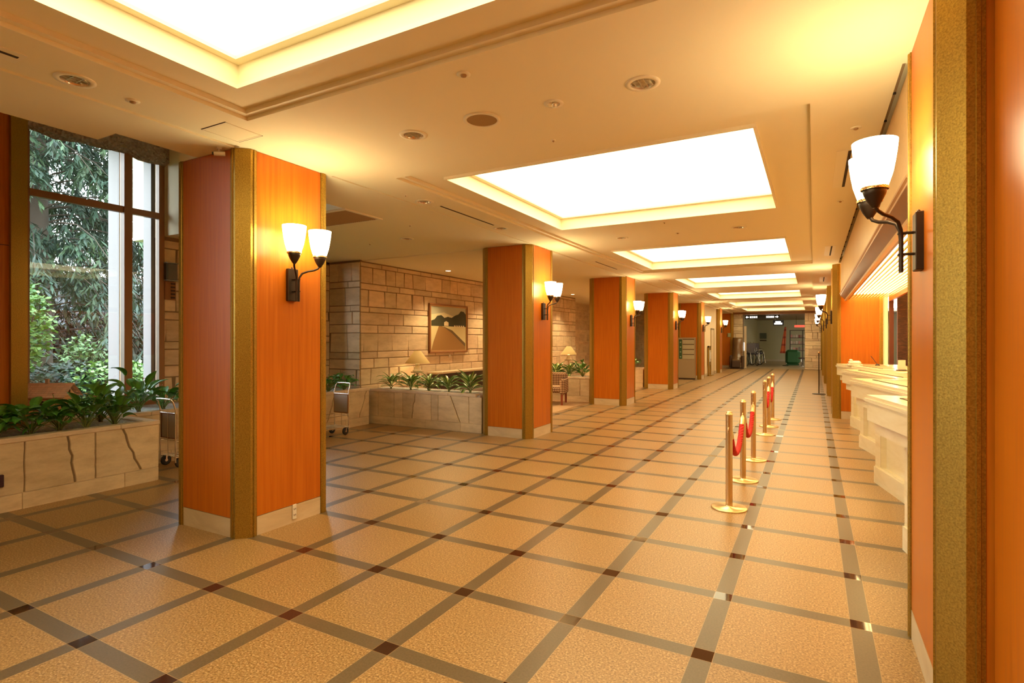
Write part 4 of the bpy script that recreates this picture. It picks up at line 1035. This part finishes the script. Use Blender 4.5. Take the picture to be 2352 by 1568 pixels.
# parked bicycles / wheelchairs cluster: wheelchairs
def make_wc():
    t = thing('wheelchair', '', 'wheelchair')
    for s in (-1, 1):
        q = MB(); q.M = Matrix.Translation((s*.26, 0, .30)) @ Matrix.Rotation(PI/2, 4, 'Y')
        pts = [(.29*math.cos(a*PI/12), .29*math.sin(a*PI/12), 0) for a in range(25)]; q.tube(pts, .014, 6, False)
        for k in range(6): q.tube([(0, 0, 0), (.28*math.cos(k*PI/3), .28*math.sin(k*PI/3), 0)], .004, 4)
        q.build('wheel', M_black, t)
        q = MB(); q.tube([(s*.21, .22, .04), (s*.21, .12, .5), (s*.21, .24, .95), (s*.21, .34, .97)], .012, 6); q.tube([(s*.21, .14, .68), (s*.21, -.28, .68), (s*.21, -.32, .5), (s*.2, -.42, .1)], .012, 6); q.build('side_frame', M_chrome, t)
    q = MB(); q.bbox(-.2, .2, -.26, .16, .46, .52, .02); q.build('seat', mat('wc_seat', (.05, .04, .05), .7), t)
    q = MB(); q.bbox(-.2, .2, .16, .20, .52, .92, .015); q.build('backrest', mat('wc_back', (.22, .18, .16), .7), t)
    return t
wc = make_wc()
for k, (x, y, r) in enumerate(((-3.22, 35.6, .5), (-3.12, 36.9, .9), (-3.2, 38.2, .4))):
    o = wc if k == 0 else dup(wc, (x, y, 0), r); o.location = (x, y, 0); o.rotation_euler = (0, 0, r); o.scale = (1.2, 1.2, 1.45)
    o['label'] = ['nearest folded wheelchair parked along the left side beyond the opening', 'middle wheelchair parked beyond the end opening', 'farthest wheelchair parked beyond the end opening'][k]; o['group'] = 'parked wheelchairs'
t = thing('pale_cabinet', 'tall pale door leaf at the left edge of the end opening', 'door leaf', (-3.36, 32.75, 0), .0)
q = MB(); q.box(0, .12, 0, .05, 0, 2.3); q.build('leaf', mat('pale_leaf', (.66, .50, .33), .5), t)
q = MB(); q.box(-.01, .0, -.02, .03, .95, 1.4); q.build('glowing_pull_handle', M_wl, t)  # brightness put into the handle with an emissive material
# shop display shelves
t = thing('shop_shelf', 'dark shop shelving unit at the right of the end opening', 'shelf', (-.95, 38.6, 0))
q = MB()
for x in (-.35, .35, 1.05): q.box(x-.02, x+.02, 0, .45, 0, 2.15)
for z in (.35, .85, 1.25, 1.65, 2.12): q.box(-.35, 1.05, 0, .45, z, z+.03)
q.build('frame', mat('shelf_dark', (.07, .035, .025), .5), t)
rnd = random.Random(7); pal = [(.75, .55, .42), (.80, .38, .30), (.72, .66, .5), (.45, .12, .12), (.85, .7, .55), (.3, .25, .2)]
gname = 'goods on the shop shelves'; base_box = {}
for z in (.88, 1.28, 1.68):
    for k in range(9):
        c = rnd.randrange(6)
        if c not in base_box:
            q = MB(); q.col = pal[c]; q.bbox(-.05, .05, -.06, .06, 0, .16+.03*(c % 3), .01); base_box[c] = q.build('souvenir_box', M_attr, None); o = base_box[c]
        else: o = base_box[c].copy(); C.objects.link(o)
        o.location = (-1.22+.145*k, 38.75, z); tag(o, 'small packaged souvenir box on the shop shelves beyond the opening', 'box', gname)
t = thing('shop_sign', 'glowing red shop sign strip at the far right of the end opening', 'sign', (-1.0, 36.6, 2.28)); q = MB(); q.box(0, .8, 0, .06, 0, .13); q.build('face', mat('red_lit', (.6, .1, .08), .5, emit=(1, .12, .06), es=1.), t)
q = MB(); q.tube([(.1, .03, .13), (.1, .03, .69)], .01, 6); q.tube([(.7, .03, .13), (.7, .03, .69)], .01, 6); q.build('hanger', M_iron, t)
t = thing('stool', 'small chrome stool by the shop shelves', 'stool', (-.62, 36.0, 0))
q = MB(); q.lathe([(.17, .0), (.17, .015), (.02, .03), (.02, .44)], 0, 0, 20); q.build('pedestal', M_chrome, t)
q = MB(); q.lathe([(.16, .44), (.17, .46), (.17, .50), (.15, .52)], 0, 0, 20); q.build('seat', M_lea2, t)

# ------------------------------------------------------------------ garden outside
M_soil = mat('garden_soil', (.10, .12, .05), .95); M_soil2 = M_soil
n = N(M_soil, 'ShaderNodeTexNoise', Scale=1.2, Detail=6.); L(M_soil, coords(M_soil), n.inputs[0]); L(M_soil, ramp(M_soil, n.outputs[0], [(.4, (.06, .05, .03)), (.6, (.10, .20, .05))]), bsdf(M_soil).inputs['Base Color'])
b = MB(); b.box(-60, -8.42, -30, 50, -.1, .1); struct(b.build('ground', M_soil), 'mossy garden ground outside the window')
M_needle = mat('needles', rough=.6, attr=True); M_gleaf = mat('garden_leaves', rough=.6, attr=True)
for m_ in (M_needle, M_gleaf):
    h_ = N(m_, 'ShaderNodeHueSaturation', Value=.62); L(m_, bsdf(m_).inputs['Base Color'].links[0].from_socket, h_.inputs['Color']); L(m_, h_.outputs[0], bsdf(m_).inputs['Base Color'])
M_bark = mat('bark', (.06, .042, .03), .9)
def blade(b, p, d, w, ln, col):
    sd = d.cross(Vector((0, 0, 1)));
    if sd.length < .05: sd = Vector((1, 0, 0))
    sd = sd.normalized()*w; q1 = p+d*ln*.5; q2 = p+d*ln
    b.add([tuple(p), tuple(q1+sd), tuple(q2), tuple(q1-sd)], [(0, 1, 2, 3)], False, [col])
def conifer(label, loc, H_, R_, nb, seed, z0=1.0, per=16):
    rnd = random.Random(seed); t = thing('conifer_tree', label, 'tree', loc, 0, 'conifers in the garden')
    q = MB(); q.tube([(0, 0, -.1), (.02, 0, H_*.4), (0, 0, H_)], [R_*.085, R_*.06, .03], 12); q.build('trunk', M_bark, t)
    br = MB(); nd = MB()
    for k in range(nb):
        h = z0+(H_-z0)*(k/nb)**1.0+rnd.uniform(-.1, .1); Lb = R_*(1-.8*(h/H_))*rnd.uniform(.7, 1.1); an = rnd.uniform(0, 2*PI)
        d = Vector((math.cos(an), math.sin(an), 0)); pts = []
        for i in range(7):
            u = i/6; pts.append(Vector((0, 0, h))+d*Lb*u+Vector((0, 0, .22*Lb*math.sin(u*2.2)-.55*Lb*u*u)))
        br.tube(pts, [.022*(1-i/7.5) for i in range(7)], 5, False)
        for j in range(per):
            u = rnd.uniform(.15, 1.)**.8; i = min(int(u*6), 5); p = pts[i].lerp(pts[i+1], u*6-i)
            a2 = an+rnd.choice((-1, 1))*rnd.uniform(.5, 1.4); sd = Vector((math.cos(a2), math.sin(a2), rnd.uniform(-1.2, .0))).normalized()
            Ls = rnd.uniform(.3, .62)*(1.2-u*.4); cc = rnd.uniform(.55, 1.45); yl = rnd.uniform(0, 1)**2
            for e in range(15):
                f = e/14; pp = p+sd*Ls*f+Vector((0, 0, -.35*Ls*f*f))
                dd = (sd*.4+Vector((rnd.uniform(-.7, .7), rnd.uniform(-.7, .7), rnd.uniform(-1.1, .1)))).normalized()
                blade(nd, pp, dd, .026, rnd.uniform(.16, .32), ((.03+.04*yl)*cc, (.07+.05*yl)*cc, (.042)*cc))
    br.build('branches', M_bark, t); nd.build('needles', M_needle, t); return t
conifer('huge drooping conifer filling the middle of the window view', (-15.6, 5.75, .1), 12., 4.9, 250, 1)
conifer('conifer to the left of the large tree behind the window', (-20.5, 4.2, .1), 12., 4.6, 140, 2, .8)
conifer('conifer seen through the narrow right pane', (-18.5, 10.3, .1), 10., 3.6, 120, 3, 1.6)
conifer('distant conifer behind the others', (-25., 9.5, .1), 13., 5.6, 150, 4, 1.)
def bush(name, label, loc, rx, ry, rz, n_, seed, cols, lw=.05, grp='shrubs in the garden', trunk=False):
    rnd = random.Random(seed); t = thing(name, label, 'shrub', loc, 0, grp); lv = MB()
    for k in range(n_):
        while True:
            p = Vector((rnd.uniform(-1, 1), rnd.uniform(-1, 1), rnd.uniform(-1, 1)))
            if .35 < p.length < 1: break
        p = Vector((p.x*rx, p.y*ry, rz+p.z*rz*.98)); c = rnd.choice(cols); j = rnd.uniform(.6, 1.3)
        d = Vector((rnd.uniform(-1, 1), rnd.uniform(-1, 1), rnd.uniform(-.7, .5))).normalized(); sd = d.cross(Vector((rnd.uniform(-1, 1), rnd.uniform(-1, 1), 1))).normalized()*lw
        L_ = lw*rnd.uniform(2., 3.2)
        lv.add([tuple(p), tuple(p+d*L_*.5+sd), tuple(p+d*L_), tuple(p+d*L_*.5-sd)], [(0, 1, 2, 3)], False, [tuple(x*j for x in c)])
    lv.build('leaves', M_gleaf, t); q = MB()
    for k in range(9): a = k*.7; q.tube([(0, 0, -.05), (rx*.3*math.cos(a), ry*.3*math.sin(a), rz*.8), (rx*.7*math.cos(a), ry*.7*math.sin(a), rz*1.5)], [.02, .014, .006], 5)
    q.build('stems', M_bark, t); return t
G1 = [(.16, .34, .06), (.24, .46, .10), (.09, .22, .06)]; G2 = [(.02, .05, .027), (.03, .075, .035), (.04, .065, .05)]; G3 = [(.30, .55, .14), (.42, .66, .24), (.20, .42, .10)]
bush('garden_shrub', 'bright green maple foliage at the left of the window', (-11.4, 3.98, .9), .6, .5, .85, 2000, 11, G1, .035)
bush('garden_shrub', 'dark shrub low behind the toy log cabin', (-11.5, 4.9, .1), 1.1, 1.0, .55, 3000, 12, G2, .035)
bush('garden_shrub', 'pale bright bush low in the middle of the window', (-10.9, 5.25, .1), .65, .85, .56, 2600, 13, G3, .03)
bush('garden_shrub', 'light green upright shrub in front of the conifer trunk', (-12.6, 5.5, .1), .45, .45, .8, 1500, 14, [(.22, .40, .15), (.30, .48, .22)], .035)
bush('garden_shrub', 'bright ground cover seen through the right pane', (-12.0, 6.9, .1), .9, .9, .52, 3000, 15, G3, .03)
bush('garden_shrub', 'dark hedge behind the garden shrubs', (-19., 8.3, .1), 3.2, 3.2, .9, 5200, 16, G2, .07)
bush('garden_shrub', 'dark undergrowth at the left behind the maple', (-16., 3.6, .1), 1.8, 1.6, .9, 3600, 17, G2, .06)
t = thing('garden_building', 'pale building with dark windows behind the conifers', 'building', (-30., 17., 0))
q = MB(); q.box(-3, 0, -7, 8, 0, 4.2); q.build('walls', mat('pale_render', (.16, .165, .19), .8), t)
for k in range(5):
    q = MB(); q.box(0, .03, -6+2.8*k, -4.2+2.8*k, 1.0, 2.4); w = q.build('window', mat('dark_glass', (.12, .14, .17), .2), t)
    q = MB(); q.box(.03, .06, -5.14+2.8*k, -5.06+2.8*k, 1.0, 2.4); q.build('glazing_bar', M_frame_out, w)
q = MB(); q.box(-3.2, .5, -7.2, 8.2, 4.2, 4.5); q.build('roof', mat('roof_grey', (.35, .36, .38), .7), t)

# ------------------------------------------------------------------ light from outside, camera
W = bpy.data.worlds.new('World'); S.world = W; W.use_nodes = True; nt = W.node_tree; bg = nt.nodes['Background']
tc = nt.nodes.new('ShaderNodeTexCoord'); sp = nt.nodes.new('ShaderNodeSeparateXYZ'); nt.links.new(tc.outputs['Generated'], sp.inputs[0])
rp = nt.nodes.new('ShaderNodeValToRGB'); nt.links.new(sp.outputs[2], rp.inputs[0]); rp.color_ramp.elements[0].position = 0.; rp.color_ramp.elements[0].color = (.93, .97, 1, 1); rp.color_ramp.elements[1].position = .7; rp.color_ramp.elements[1].color = (.75, .87, 1, 1)
nt.links.new(rp.outputs[0], bg.inputs[0]); bg.inputs[1].default_value = 13.
sun = bpy.data.lights.new('sun', 'SUN'); sun.energy = 5.5; sun.angle = .75; sun.color = (1, .93, .86); so = bpy.data.objects.new('sun', sun); C.objects.link(so); so.rotation_euler = Vector((.55, .80, -.30)).to_track_quat('-Z', 'Y').to_euler()

cam = bpy.data.cameras.new('camera'); co = bpy.data.objects.new('camera', cam); C.objects.link(co)
co.location = (0, 0, 1.542); co.rotation_euler = (PI/2, 0, .5005)
cam.sensor_width = 36; cam.lens = 1267/2352*36; cam.shift_y = -3.8/2352; cam.clip_start = .05; cam.clip_end = 300
S.camera = co
S.view_settings.view_transform = 'Standard'; S.view_settings.look = 'None'; S.view_settings.exposure = 0.0; S.view_settings.gamma = 1; S.view_settings.use_curve_mapping = False
S.cycles.max_bounces = 9; S.cycles.diffuse_bounces = 5; S.cycles.glossy_bounces = 4; S.cycles.transparent_max_bounces = 6; S.cycles.sample_clamp_indirect = 6.
S.cycles.caustics_reflective = False; S.cycles.caustics_refractive = False
